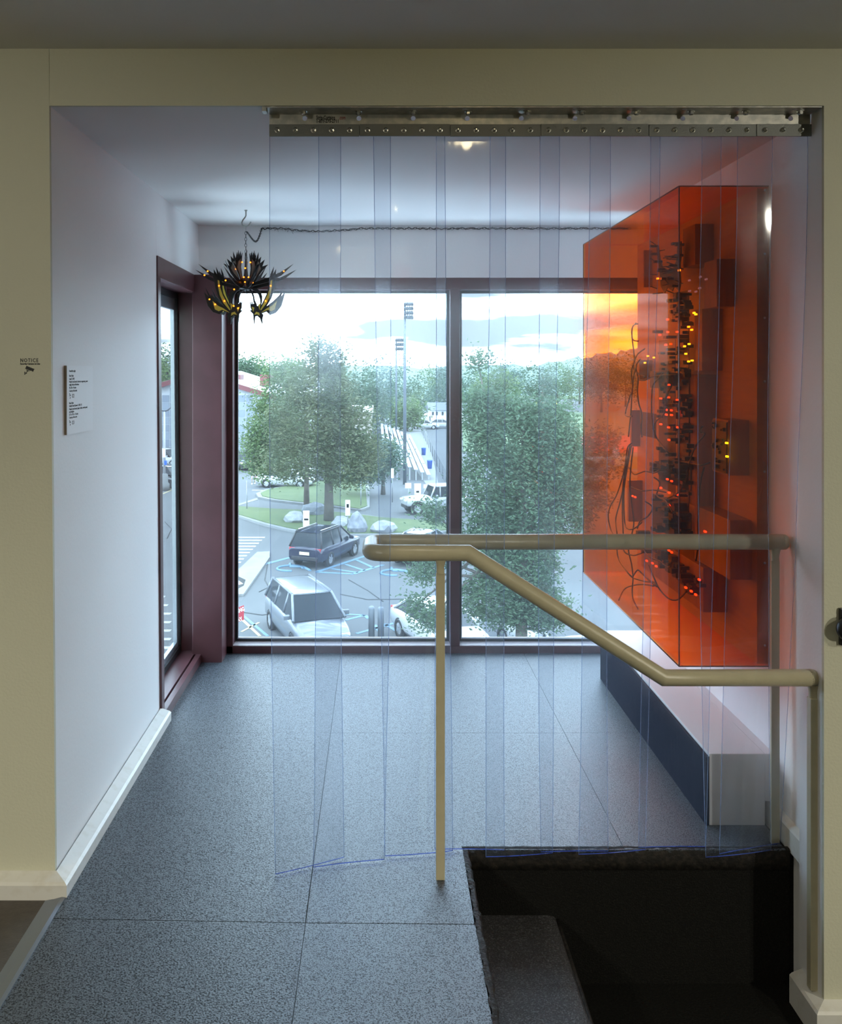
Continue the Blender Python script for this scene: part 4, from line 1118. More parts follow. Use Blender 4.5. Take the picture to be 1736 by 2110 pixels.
# ------------------------------------------------------------------ trees
bark = mat('bark', (0.075, 0.062, 0.052), 0.9, noise=(3, (0.12, 0.10, 0.085), 0.4, 0.7))
def leafmat(name, c1, c2):
    m = mat(name, c1, 0.55, noise=(0.9, c2, 0.35, 0.68)); t = m.node_tree
    b = t.nodes['Principled BSDF']; o = t.nodes['Material Output']
    tl = t.nodes.new('ShaderNodeBsdfTranslucent'); mx = t.nodes.new('ShaderNodeMixShader'); mx.inputs[0].default_value = 0.35
    src = b.inputs['Base Color'].links[0].from_socket
    t.links.new(src, tl.inputs['Color']); t.links.new(b.outputs[0], mx.inputs[1]); t.links.new(tl.outputs[0], mx.inputs[2]); t.links.new(mx.outputs[0], o.inputs['Surface'])
    return m
lf_a = leafmat('leaf_mid_green', (0.085, 0.15, 0.055), (0.17, 0.24, 0.09))
lf_b = leafmat('leaf_dark_green', (0.055, 0.105, 0.055), (0.10, 0.165, 0.085))
lf_c = leafmat('leaf_olive_green', (0.095, 0.135, 0.065), (0.16, 0.175, 0.085))
lf_d = leafmat('leaf_blue_green', (0.075, 0.14, 0.105), (0.12, 0.19, 0.13))
def tree(label, base, lobes, leafm, n, size, trunk_r, seed, group=None, name='tree', cat='tree'):
    """lobes: list of (centre, rx, ry, rz, weight); leaves are small folded blades in clumps"""
    r_ = random.Random(seed)
    e_ = empty(name, base, label, cat, group)
    mb = MB(); tw = sum(l[4] for l in lobes)
    top = max(l[0].z for l in lobes)
    tr = MB(); mid = Vector((base.x, base.y, lerp(base.z, top, .55)))
    tr.tube([base, base.lerp(mid, .3), mid, Vector((mid.x + .1, mid.y, lerp(mid.z, top, .7)))], [trunk_r, trunk_r * .8, trunk_r * .55, trunk_r * .2], 8)
    for c, rx, ry, rz, w_ in lobes:
        s0 = base.lerp(mid, r_.uniform(.55, 1.0)); tr.tube([s0, s0.lerp(c, .5) + Vector((0, 0, -.1 * rz)), c], [trunk_r * .35, trunk_r * .22, trunk_r * .08], 5)
    tr.build('trunk', bark, e_)
    V = []; Fc = []
    for c, rx, ry, rz, w_ in lobes:
        m_ = int(n * w_ / tw); done = 0
        while done < m_:
            a = r_.uniform(0, 2 * PI); cz = r_.uniform(-1, 1); s_ = math.sqrt(1 - cz * cz); rad_ = r_.uniform(.45, 1.0) ** .6
            cc = c + Vector((rx * s_ * math.cos(a) * rad_, ry * s_ * math.sin(a) * rad_, rz * cz * rad_))
            cl_ = size * r_.uniform(1.6, 3.2)
            for q in range(r_.randint(10, 18)):
                p = cc + Vector((r_.gauss(0, cl_ * .6), r_.gauss(0, cl_ * .6), r_.gauss(0, cl_ * .42)))
                u = Vector((r_.uniform(-1, 1), r_.uniform(-1, 1), r_.uniform(-.6, .4))).normalized()
                v = u.cross(Vector((r_.uniform(-1, 1), r_.uniform(-1, 1), r_.uniform(-1, 1))))
                if v.length < .1: continue
                v.normalize(); L = size * r_.uniform(.6, 1.25); wd = L * .45
                o = len(V); nn = u.cross(v) * L * .12
                V += [p - u * L * .5, p + v * wd * .5 + nn, p + u * L * .5, p - v * wd * .5 + nn]
                Fc.append((o, o + 1, o + 2, o + 3)); done += 1
    mb.add(V, Fc)
    mb.build('foliage', leafm, e_, kind='stuff')
    return e_
def lob(px_, py_, rx, rz, Y, w_=1.0, dy=0.0, ry=None):
    k = Y / F; c = at(px_, py_, Y + dy)
    return (c, rx * k, (ry if ry else rx) * k * .8, rz * k, w_)
Y1_ = gp(678, 1078).y
tree('large spreading tree with a thick trunk on the grass island behind the navy car', gp(678, 1078),
     [lob(655, 740, 22, 38, Y1_, .5), lob(690, 745, 20, 30, Y1_, .35), lob(660, 800, 70, 45, Y1_, 1.4), lob(640, 870, 95, 60, Y1_, 2.2), lob(715, 870, 60, 60, Y1_, 1.2), lob(620, 945, 80, 45, Y1_, 1.3), lob(710, 955, 60, 50, Y1_, 1.2), lob(755, 930, 40, 40, Y1_, .6)], lf_c, 24000, .25, .34, 1)
tree('light green tree with a slim trunk left of the large spreading tree', gp(632, 1052),
     [lob(595, 770, 40, 30, 63, .6), lob(575, 830, 50, 45, 63, 1), lob(560, 890, 55, 40, 63, 1), lob(545, 930, 45, 35, 63, .8), lob(600, 900, 50, 55, 63, 1), lob(548, 962, 40, 16, 63, .3)], lf_a, 16000, .27, .22, 2)
tree('bushy green tree between the large tree and the bleachers', gp(790, 1019),
     [lob(775, 950, 45, 40, 69, 1), lob(745, 960, 40, 35, 69, .8), lob(798, 935, 22, 25, 69, .4)], lf_d, 6000, .3, .2, 3)
YT3 = 26.5
b3 = Vector(((1075 - VX) * YT3 / F, YT3, G))
tree('tall dark tree rising close outside the right-hand window pane', b3,
     [lob(985, 745, 12, 22, YT3, .10), lob(1000, 860, 45, 60, YT3, 1), lob(1060, 900, 70, 80, YT3, 1.6), lob(1130, 880, 55, 60, YT3, .9), lob(1160, 960, 55, 70, YT3, 1), lob(1010, 990, 65, 80, YT3, 1.3),
      lob(1090, 1030, 75, 70, YT3, 1.6), lob(1160, 1060, 50, 45, YT3, .7), lob(1010, 1110, 60, 60, YT3, 1.2), lob(1080, 1160, 70, 70, YT3, 1.5), lob(1030, 1230, 75, 55, YT3, 1.5), lob(1110, 1250, 60, 50, YT3, 1.2),
      lob(890, 1055, 22, 24, YT3, .2), lob(905, 1150, 28, 22, YT3, .25), lob(870, 1180, 25, 15, YT3, .18), lob(860, 1245, 18, 14, YT3, .12), lob(885, 1275, 35, 16, YT3, .22)], lf_b, 52000, .135, .22, 4)
tree('loose reddish-green tree behind the dark tree by the orange case', gp(1190, 1090),
     [lob(1180, 960, 45, 60, 54, 1), lob(1150, 900, 45, 50, 54, 1), lob(1210, 1020, 40, 45, 54, .8), lob(1120, 960, 40, 60, 54, .8), lob(1240, 930, 40, 60, 54, .8)], lf_c, 9000, .25, .2, 5)
k = 0
far = [(300, 760, 60, 45, 140, 1, 'rounded tree at the far left behind the panelled hall'), (345, 745, 35, 45, 168, 0, 'dark tree above the hall roof in the side window'), (420, 765, 70, 40, 192, 2, 'broad bluish tree hidden behind the corner post'),
       (505, 760, 28, 26, 150, 0, 'dark bushy tree above the hall roof beside the window corner'), (535, 758, 30, 28, 175, 1, 'green tree above the hall roof next to the light green tree'), (600, 768, 50, 40, 200, 2, 'bluish tree line crown behind the white building'),
       (680, 790, 50, 50, 162, 1, 'green tree behind the crown of the large spreading tree'), (750, 800, 45, 70, 135, 0, 'tall dark tree behind the cream building'), (790, 790, 40, 75, 162, 2, 'tall bluish tree left of the floodlight masts'),
       (835, 790, 45, 75, 187, 0, 'tall dark tree directly behind the floodlight masts'), (880, 800, 42, 70, 228, 1, 'tall green tree right of the floodlight masts'), (925, 800, 45, 55, 180, 2, 'bluish tree behind the white house'),
       (975, 790, 45, 45, 208, 0, 'dark tree right of the mullion behind the tall spire'), (1020, 785, 40, 40, 160, 1, 'mid green tree line crown beyond the sports field'), (1045, 770, 35, 35, 232, 2, 'rounded bluish tree beyond the sports field'),
       (1105, 785, 45, 45, 196, 0, 'dark tree beyond the yellow goal posts'), (1150, 775, 45, 42, 226, 1, 'green tree at the foot of the wooded hill'), (1195, 765, 45, 40, 252, 2, 'bluish tree on the hill foot left of the orange case'),
       (1240, 765, 45, 40, 205, 0, 'dark tree seen through the far end of the orange case'), (1290, 755, 50, 45, 236, 1, 'green tree on the hill seen through the orange case'), (1345, 770, 50, 50, 208, 2, 'bluish tree behind the wooden panel of the orange case'),
       (838, 846, 22, 20, 142, 1, 'low round green tree beside the foot of the masts'), (905, 775, 20, 30, 258, 0, 'small dark tree top between the masts and the mullion')]
lfm = [lf_b, lf_a, lf_d]
for i, (x, y, rx, rz, Y, mi_, l) in enumerate(far):
    b = Vector(((x - VX) * Y / F, Y, G)); m_ = lfm[mi_]
    dz = (y + rz * .9)
    tree(l, b, [lob(x, y, rx * .75, rz * .75, Y, 1), lob(x - rx * .5, y + rz * .5, rx * .6, rz * .6, Y, .8), lob(x + rx * .5, y + rz * .45, rx * .6, rz * .65, Y, .8), lob(x, y + rz * 1.0, rx * .9, rz * .8, Y, 1)], m_, 2600, .62, .3, 40 + i, 'far tree line')
# wooded hills on the skyline
hillm = mat('wooded_hill', (0.10, 0.15, 0.12), 0.9, noise=(0.05, (0.14, 0.19, 0.16), 0.35, 0.7), bump=(0.2, 1.0))
def ridge(Y, prof, label):
    mb = MB(); vs = []; n = len(prof)
    for d, f in ((0, 0), (60, .75), (140, 1), (220, .6)):
        for x, y in prof:
            p = at(x, y, Y + d); vs.append((p.x, p.y, lerp(G, p.z, f) + (rnd.uniform(-1.2, 1.2) if f > .5 else 0)))
    mb.add(vs, [(r * n + c, r * n + c + 1, (r + 1) * n + c + 1, (r + 1) * n + c) for r in range(3) for c in range(n - 1)], 0, True)
    return struct('ground_hill', mb, hillm)
def dens(pr, m=6):
    out = []
    for i in range(len(pr) - 1):
        for j in range(m): t = j / m; out.append((lerp(pr[i][0], pr[i + 1][0], t), lerp(pr[i][1], pr[i + 1][1], t)))
    return out + [pr[-1]]
ridge(335, dens([(-200, 756), (200, 752), (500, 755), (800, 757), (1000, 756), (1090, 752), (1150, 742), (1200, 735), (1260, 728), (1320, 716), (1420, 712), (1700, 730), (2000, 750)]), 'x')

# ------------------------------------------------------------------ buildings
pan_a = mat('pale_blue_panel', (0.22, 0.25, 0.30), 0.5); pan_b = mat('grey_blue_panel', (0.18, 0.21, 0.26), 0.4)
mull = mat('white_mullion', (0.45, 0.46, 0.48), 0.5); roofw = mat('white_membrane_roof', (0.78, 0.79, 0.80), 0.7); redf = mat('red_fascia', (0.14, 0.03, 0.033), 0.5)
YG = 100.0
gx0, gx1 = (255 - VX) * YG / F, (600 - VX) * YG / F
def gz(y): return EYE - (y - VY) * YG / F
pk = (412 - VX) * YG / F; z_eave0, z_eave1, z_pk = gz(812), gz(826), gz(768)
gym = empty('panelled_hall', ((gx0 + gx1) / 2, YG, G), 'long hall with pale blue panels, red fascia and white gabled roof across the street', 'building')
MB().prism([(gx0, G), (gx1, G), (gx1, z_eave1 - .2), (pk, z_pk - .2), (gx0, z_eave0 - .2)], 0, 30, Matrix(((1, 0, 0, 0), (0, 0, 1, YG + .1), (0, 1, 0, 0), (0, 0, 0, 1)))).build('wall', mull, gym)
MB().prism([(gx0 - .6, z_eave0 - .28), (pk, z_pk - .1), (gx1 + .6, z_eave1 - .28), (gx1 + .6, z_eave1 - .05), (pk, z_pk + .12), (gx0 - .6, z_eave0 - .05)], 0, 31, Matrix(((1, 0, 0, 0), (0, 0, 1, YG - .5), (0, 1, 0, 0), (0, 0, 0, 1)))).build('roof', roofw, gym)
MB().prism([(gx0 - .6, z_eave0 - .62), (pk, z_pk - .42), (gx1 + .6, z_eave1 - .62), (gx1 + .6, z_eave1 - .06), (pk, z_pk + .1), (gx0 - .6, z_eave0 - .06)], 0, .12, Matrix(((1, 0, 0, 0), (0, 0, 1, YG - .64), (0, 1, 0, 0), (0, 0, 0, 1)))).build('fascia', redf, gym)
psrc = {}
pwid, phei = .83, .81
nx_ = int((gx1 - gx0) / pwid)
for i in range(nx_):
    xa = gx0 + .05 + i * pwid; xm = xa + pwid / 2
    ztop = (lerp(z_eave0, z_pk, (xm - gx0) / (pk - gx0)) if xm < pk else lerp(z_pk, z_eave1, (xm - pk) / (gx1 - pk))) - .75
    j = 0
    pxm = VX + xm * F / YG
    if not (318 < pxm < 372 or 480 < pxm < 600): continue
    while G + .3 + (j + 1) * phei < ztop + .1:
        key = (i + j * (i % 2)) % 2
        M = Matrix.Translation((xa, YG + .06, G + .3 + j * phei))
        if key not in psrc:
            psrc[key] = MB().box(0, pwid - .09, -.02, .05, 0, phei - .05).build('facade_panel', pan_a if key else pan_b, gym); psrc[key].matrix_basis = M
        else: shared('facade_panel', psrc[key], gym, M)
        j += 1
for a, b, y0, y1 in ((481, 498, 772, 786), (538, 560, 772, 784)):   # roof hatches
    MB().box((a - VX) * 109 / F, (b - VX) * 109 / F, 108, 111, EYE - (y1 - VY) * 109 / F - .6, EYE - (y0 - VY) * 109 / F).build('roof_dormer', redf, gym)
creamb = mat('cream_render', (0.34, 0.30, 0.25), 0.7); whiteb = mat('white_siding', (0.80, 0.81, 0.82), 0.6); greyroof = mat('grey_shingle', (0.14, 0.15, 0.17), 0.8); dkglass = mat('dark_window_glass', (0.04, 0.05, 0.06), 0.15)
def house(name, x0, x1, ytop, yeave, ybase, Y, depth, wm_, rm, label, wins=()):
    xa, xb = (x0 - VX) * Y / F, (x1 - VX) * Y / F; ze, zt = EYE - (yeave - VY) * Y / F, EYE - (ytop - VY) * Y / F
    e_ = empty(name, ((xa + xb) / 2, Y, G), label, 'building')
    MB().box(xa, xb, Y, Y + depth, G, ze).build('wall', wm_, e_)
    if zt > ze + .1:
        MB().prism([(Y - .4, ze), (Y + depth + .4, ze), (Y + depth / 2, zt)], xa - .4, xb + .4, Matrix(((0, 0, 1, 0), (1, 0, 0, 0), (0, 1, 0, 0), (0, 0, 0, 1)))).build('roof', rm, e_)
    else: MB().box(xa - .15, xb + .15, Y - .15, Y + depth, ze, ze + .25).build('roof', rm, e_)
    for a, b, c, d in wins:
        f = MB().box((a - VX) * Y / F, (b - VX) * Y / F, Y - .06, Y, EYE - (d - VY) * Y / F, EYE - (c - VY) * Y / F).build('window', mull, e_)
        MB().box((a + .6 - VX) * Y / F, (b - .6 - VX) * Y / F, Y - .08, Y - .02, EYE - (d - .6 - VY) * Y / F, EYE - (c + .6 - VY) * Y / F).build('pane', dkglass, f)
    return e_
house('white_house', 888, 968, 831, 845, 876, 158, 9, whiteb, greyroof, 'white two-storey house with a grey roof beyond the sports field', [(890, 895, 848, 856), (898, 903, 848, 856), (910, 915, 848, 856), (920, 925, 848, 856), (892, 900, 864, 874), (908, 914, 862, 872), (930, 936, 848, 856)])
house('porch_house', 871, 882, 853, 857, 868, 157, 5, whiteb, whiteb, 'small white porch wing at the side of the white house')
house('cream_building', 690, 766, 848, 850, 950, 92, 12, creamb, roofw, 'cream flat-roofed building behind the large spreading tree', [(700, 706, 880, 892), (715, 721, 880, 892), (735, 741, 880, 892)])
house('white_building', 610, 668, 770, 782, 850, 135, 14, whiteb, roofw, 'white building glimpsed above the large tree crown', [(634, 640, 790, 798), (648, 654, 790, 798)])
# floodlight masts
mastm = mat('galvanised_mast', (0.12, 0.14, 0.17), 0.5, metal=0.2); dklamp = mat('dark_floodlight', (0.03, 0.04, 0.05), 0.5)
def mast(px_, ytop, Y, r, rows, label):
    b = Vector(((px_ - VX) * Y / F, Y, G)); zt = EYE - (ytop - VY) * Y / F
    e_ = empty('floodlight_mast', b, label, 'mast', 'floodlight masts at the sports field')
    MB().tube([b, Vector((b.x, b.y, lerp(G, zt, .6))), Vector((b.x, b.y, zt))], [r, r * .8, r * .6], 10).build('pole', mastm, e_)
    k = Y / F
    for i in range(rows):
        z = zt - (3 + i * 9) * k
        MB().box(b.x - 2 * k, b.x + 18 * k, Y - .1, Y + .05, z - 1 * k, z).build('cross_arm', mastm, e_)
        for j in range(4):
            x = b.x + (1 + j * 4.6) * k
            MB().lathe([(1.0 * k, .34), (2.6 * k, .22), (3.5 * k, -.06), (3.5 * k, -.18), (2.0 * k, -.19)], 10, M=Matrix.Translation((x, Y - .16, z + 2.5 * k)) @ Matrix.Rotation(-1.15, 4, 'X')).build('floodlight', dklamp, e_)
mast(834.5, 626, 76, .16, 4, 'tall floodlight mast nearest the parking lot'); mast(817, 700, 131, .15, 3, 'more distant floodlight mast beside the bleachers')
# parking-lot lamp seen through the side window
b = gp(339, 1010); lm = empty('lot_lamp_post', b, 'white lamp post on a concrete foot with two curved arms', 'lamp post')
MB().lathe([(.42, 0), (.42, .5), (.30, .6), (.28, 1.25), (.2, 1.3)], 14, M=Matrix.Translation(b)).build('concrete_foot', conc, lm)
ztp = EYE - (848 - VY) * b.y / F
MB().tube([b + Vector((0, 0, 1.2)), Vector((b.x, b.y, ztp))], [.11, .07], 10).build('pole', mull, lm)
for s_ in (-1, 1):
    MB().tube([Vector((b.x, b.y, ztp)), Vector((b.x + s_ * .3, b.y, ztp + .12)), Vector((b.x + s_ * .65, b.y, ztp + .45)), Vector((b.x + s_ * .75, b.y, ztp + .7))], .05, 6).build('lamp_arm', dklamp, lm)
    MB().bbox(b.x + s_ * .75 - .14, b.x + s_ * .75 + .14, b.y - .25, b.y + .25, ztp + .66, ztp + .8, .03).build('lamp_head', dklamp, lm)
MB().box(b.x - .28, b.x + .12, b.y - .16, b.y - .13, b.z + 2.6, b.z + 3.3).build('notice_board', signw, lm)
MB().box(b.x + .02, b.x + .22, b.y - .16, b.y - .13, b.z + 2.0, b.z + 2.35).build('notice_board', bluesg, lm)
# bleachers
bl = empty('bleachers', gp(850, 990), 'long aluminium bleacher benches receding beside the sports field path', 'bleachers')
alb = mat('bare_aluminium', (0.42, 0.44, 0.47), 0.4, metal=0.4)
Ya_, Yb_ = gp(0, 990).y, 128
for i in range(8):
    x = (884 - i * 13 - VX) * Ya_ / F; z = G + .45 + i * .22
    for seg_ in range(5):
        ya = lerp(Ya_, Yb_, seg_ / 5); yb2 = lerp(Ya_, Yb_, (seg_ + 1) / 5) - .5
        MB().box(x - .16, x + .16, ya, yb2, z, z + .06).build('bench_plank', alb, bl)
    MB().box(x - .05, x + .05, Ya_ + .2, Ya_ + .35, G, z).build('trestle', alb, bl)
    MB().box(x - .05, x + .05, Yb_ - 2, Yb_ - 1.8, G, z).build('trestle', alb, bl)
binm = mat('blue_bin_plastic', (0.05, 0.12, 0.45), 0.5)
for x, y in ((873.5, 938), (886, 966)):
    b = gp(x, y); 
    o = MB().lathe([(.2, 0), (.26, .75), (.28, .77), (.28, .83), (.1, .88)], 14, M=Matrix.Translation(b)).build('litter_bin', binm, None, ('blue round litter bin farther along the bleacher path' if x < 880 else 'blue round litter bin at the sign end of the bleacher path'), 'bin', 'litter bins by the bleachers')
fence = empty('field_fence', gp(895, 990), 'dark low chain fence running along the sports field path', 'fence')
fm = mat('dark_fence', (0.05, 0.06, 0.07), 0.6)
f0, f1 = gp(920, 1002), gp(870, 893)
for i in range(13):
    p = f0.lerp(f1, i / 12); MB().tube([p, p + Vector((0, 0, 1.15))], .03, 6).build('fence_post', fm, fence)
for h in (.15, .4, .65, .9, 1.12):
    MB().tube([f0 + Vector((0, 0, h)), f1 + Vector((0, 0, h))], .018, 5).build('fence_rail', fm, fence)
gy = mat('yellow_goal_paint', (0.75, 0.65, 0.10), 0.5)
b = gp(1135, 900); Y = b.y; gl_ = empty('goal_posts', b, 'yellow football goal posts on the sports field', 'goal')
MB().tube([b, at(1135, 881, Y)], .1, 8).build('stem', gy, gl_)
MB().tube([at(1106, 881, Y), at(1148, 879, Y)], .08, 8).build('crossbar', gy, gl_)
for x in (1106, 1147): MB().tube([at(x, 881, Y), at(x, 826, Y)], .07, 8).build('upright', gy, gl_)
# ------------------------------------------------------------------ cars
carglass = mat('car_glass', (0.020, 0.026, 0.032), 0.08, spec=0.35)
tyre = mat('tyre_rubber', (0.012, 0.012, 0.013), 0.8); rimm = mat('alloy_rim', (0.55, 0.56, 0.58), 0.3, metal=0.8)
tailm = mat('tail_light_red', (0.45, 0.015, 0.02), 0.2); headm = mat('head_light_clear', (0.75, 0.77, 0.80), 0.1); blackt = mat('black_car_trim', (0.015, 0.015, 0.017), 0.5); platem = mat('plate_cream', (0.72, 0.66, 0.40), 0.5); chrome = mat('chrome', (0.7, 0.7, 0.72), 0.12, metal=1.0)
paints = {'navy': mat('navy_car_paint', (0.006, 0.009, 0.030), 0.2, coat=0.4), 'silver': mat('silver_car_paint', (0.15, 0.165, 0.185), 0.3, metal=0.3, coat=0.4), 'white': mat('white_car_paint', (0.46, 0.47, 0.48), 0.25, coat=0.3),
          'grey': mat('grey_car_paint', (0.12, 0.13, 0.15), 0.2, metal=0.3, coat=1.0), 'black': mat('black_car_paint', (0.02, 0.02, 0.023), 0.15, coat=1.0)}
SHAPES = {
 # stations (x, z bottom, z shoulder, half width); cabin: (x rear low, x rear top, x front top, x front low, z belt, z roof, hw belt, hw roof)
 'suv': dict(L=4.7, st=[(-2.35, .55, .86, .78), (-2.30, .36, .98, .88), (-1.9, .28, 1.02, .93), (-.6, .24, 1.02, .94), (.75, .25, 1.02, .94), (1.5, .28, .98, .92), (2.1, .32, .88, .86), (2.33, .42, .74, .74)],
             cab=(-2.25, -1.95, .25, 1.15, .98, 1.68, .87, .66), ax=(-1.38, 1.40), wr=.36, pill=(-.95, -.05)),
 'van': dict(L=5.1, st=[(-2.52, .50, .95, .82), (-2.46, .34, 1.06, .92), (-2.0, .26, 1.10, .97), (-.6, .22, 1.09, .99), (.9, .23, 1.07, .98), (1.7, .26, .98, .95), (2.3, .30, .84, .88), (2.55, .42, .68, .72)],
             cab=(-2.40, -2.12, .62, 1.55, 1.05, 1.74, .92, .70), ax=(-1.55, 1.52), wr=.34, pill=(-1.0, .25)),
 'sedan': dict(L=4.7, st=[(-2.35, .50, .80, .74), (-2.28, .34, .95, .84), (-1.7, .25, .98, .90), (-.5, .22, .96, .92), (.8, .22, .95, .92), (1.6, .25, .88, .90), (2.15, .28, .74, .84), (2.36, .40, .60, .70)],
               cab=(-1.95, -1.15, .25, 1.25, .93, 1.44, .82, .60), ax=(-1.40, 1.42), wr=.33, pill=(-.75, .0)),
 'jeep': dict(L=4.2, st=[(-2.05, .50, 1.05, .76), (-2.02, .45, 1.12, .80), (-1.0, .45, 1.14, .80), (.3, .45, 1.14, .80), (.9, .50, 1.12, .76), (1.7, .52, 1.08, .70), (2.02, .55, 1.05, .66), (2.06, .60, .98, .62)],
              cab=(-2.0, -1.95, .15, .45, 1.12, 1.80, .77, .70), ax=(-1.25, 1.35), wr=.42, pill=(-1.0, -.2))}
def car(shape, paint, x, y, hx_, hy_, label, group='cars in the parking lot', name='car', rails=False):
    Sp = SHAPES[shape]; pm = paints[paint]
    a = math.atan2(hy_, hx_); M = Matrix.Translation((x, y, G)) @ Matrix.Rotation(a, 4, 'Z')
    e_ = empty(name, (x, y, G), label, 'car', group)
    st_ = Sp['st']; rows = []
    mb = MB(); K = None
    for (sx, zb, zt, w_) in st_:
        h = zt - zb
        sec = [(-w_ * .90, zb), (-w_, zb + .22 * h), (-w_ * 1.0, zb + .62 * h), (-w_ * .965, zb + .88 * h), (-w_ * .86, zt), (0, zt + .025), (w_ * .86, zt), (w_ * .965, zb + .88 * h), (w_, zb + .62 * h), (w_, zb + .22 * h), (w_ * .90, zb)]
        rows.append([M @ Vector((sx, q, z)) for q, z in sec])
    # subdivide the stations with a smooth curve
    dense = []; n = len(rows)
    for i in range(n - 1):
        for t in (0, .33, .66):
            r_ = []
            for j in range(11):
                p0, p1, p2, p3 = rows[max(i - 1, 0)][j], rows[i][j], rows[i + 1][j], rows[min(i + 2, n - 1)][j]
                r_.append(0.5 * ((2 * p1) + (p2 - p0) * t + (2 * p0 - 5 * p1 + 4 * p2 - p3) * t * t + (3 * p1 - p0 - 3 * p2 + p3) * t ** 3))
            dense.append(r_)
    dense.append(rows[-1]); m_ = len(dense)
    vs = [v for r in dense for v in r]
    fs = [(i * 11 + j, (i + 1) * 11 + j, (i + 1) * 11 + (j + 1) % 11, i * 11 + (j + 1) % 11) for i in range(m_ - 1) for j in range(11)]
    fs += [tuple(range(11)), tuple((m_ - 1) * 11 + j for j in reversed(range(11)))]
    mb.add(vs, [tuple(reversed(f)) for f in fs], 0, True)
    body = mb.build('body', pm, e_)
    xr, xrt, xft, xf_, zbelt, zroof, hb, ht = Sp['cab']
    B = [Vector((xr, -hb, zbelt)), Vector((xf_, -hb, zbelt)), Vector((xf_, hb, zbelt)), Vector((xr, hb, zbelt))]
    Tt = [Vector((xrt, -ht, zroof)), Vector((xft, -ht, zroof)), Vector((xft, ht, zroof)), Vector((xrt, ht, zroof))]
    def quad(nm, q, m__, off=0.0):
        q = [M @ v for v in q]
        nn = (q[1] - q[0]).cross(q[2] - q[1]).normalized() * .03
        b2 = MB(); b2.add(q + [v + nn for v in q], [(0, 1, 2, 3), (7, 6, 5, 4), (0, 4, 5, 1), (1, 5, 6, 2), (2, 6, 7, 3), (3, 7, 4, 0)])
        return b2.build(nm, m__, e_)
    quad('side_window', [B[0], Tt[0], Tt[1], B[1]], carglass); quad('side_window', [B[3], B[2], Tt[2], Tt[3]], carglass)
    quad('windscreen', [B[1], Tt[1], Tt[2], B[2]], carglass); quad('rear_window', [B[3], Tt[3], Tt[0], B[0]], carglass)
    # roof skin, crowned
    rf = MB(); vs = []; nx_, ny_ = 8, 6
    for i in range(nx_ + 1):
        for j in range(ny_ + 1):
            u, v = i / nx_, j / ny_
            xx = lerp(xrt - .06, xft + .05, u); yy = lerp(-ht - .025, ht + .025, v)
            zz = zroof - .015 + .06 * (1 - (2 * u - 1) ** 4) * (1 - (2 * v - 1) ** 4)
            vs.append(M @ Vector((xx, yy, zz)))
    k = ny_ + 1
    rf.add(vs, [(i * k + j, (i + 1) * k + j, (i + 1) * k + j + 1, i * k + j + 1) for i in range(nx_) for j in range(ny_)], 0, True)
    rf.build('roof', pm, e_)
    for s_ in (0, 1):
        bi, ti = (B[0], Tt[0]) if s_ == 0 else (B[3], Tt[3]); bf, tf = (B[1], Tt[1]) if s_ == 0 else (B[2], Tt[2])
        pl_ = MB()
        for p, q in ((bi, ti), (bf, tf), (ti, tf)): pl_.tube([M @ p, M @ q], .05, 6)
        for pxx in Sp['pill']:
            tq = (pxx - xrt) / (xft - xrt)
            t_ = ti.lerp(tf, tq); u_ = (pxx - xr) / (xf_ - xr); pl_.tube([M @ bi.lerp(bf, u_), M @ t_], .045, 6)
        pl_.build('pillar', pm if shape != 'suv' else blackt, e_)
        sg = -1 if s_ == 0 else 1
        # door mirror
        c = M @ Vector((xf_ - .35, sg * (hb + .14), zbelt + .08)); b2 = MB()
        b2.bbox(-.07, .07, -.11, .11, -.08, .08, .03, M=Matrix.Translation(c) @ Matrix.Rotation(a, 4, 'Z')); b2.build('door_mirror', pm, e_)
        if rails: MB().tube([M @ Vector((xrt + .1, sg * (ht - .06), zroof + .09)), M @ Vector((xft - .2, sg * (ht - .06), zroof + .09))], .02, 6).build('roof_rail', chrome, e_)
        for ax in Sp['ax']:
            w_ = max(q[3] for q in st_); wr = Sp['wr']
            Mw = M @ Matrix.Translation((ax, sg * (w_ - .10), wr)) @ Matrix.Rotation(-sg * PI / 2, 4, 'X')
            wh = MB().lathe([(wr * .62, -.02), (wr * .66, .105), (wr * .92, .115), (wr, .07), (wr, -.10), (wr * .9, -.13), (.05, -.13)], 20, M=Mw).build('wheel', tyre, e_)
            rm_ = MB().lathe([(wr * .64, .085), (wr * .60, .09), (wr * .50, .05), (wr * .2, .06), (wr * .12, .09), (.01, .09)], 20, M=Mw)
            for q in range(5):
                t_ = 2 * PI * q / 5; Mq = Mw @ Matrix.Rotation(t_, 4, 'Z'); rm_.box(.02, wr * .6, -.035, .035, .05, .10, M=Mq)
            rm_.build('rim', rimm, wh)
            MB().lathe([(wr * 1.16, -.16), (wr * 1.16, .012), (wr * 1.0, .012), (wr * 1.0, -.16)], 20, M=M @ Matrix.Translation((ax, sg * (w_ - .022), wr)) @ Matrix.Rotation(-sg * PI / 2, 4, 'X')).build('wheel_arch', blackt, e_)
        zt_ = st_[1][2]; wq = st_[1][3]
        MB().bbox(st_[0][0] - .01, st_[0][0] + .16, -.17, .17, -.09, .09, .03, M=M @ Matrix.Translation((.02, sg * (wq - .20), zt_ - .10))).build('tail_light', tailm, e_)
        zf_ = st_[-2][2]; wq = st_[-2][3]
        MB().bbox(-.16, .04, -.16, .16, -.06, .06, .03, M=M @ Matrix.Translation((st_[-2][0] + .13, sg * (wq - .24), zf_ - .13))).build('head_light', headm, e_)
    MB().box(-.02, .01, -.26, .26, -.07, .07, M=M @ Matrix.Translation((st_[0][0] - .015, 0, .72))).build('number_plate', platem, e_)
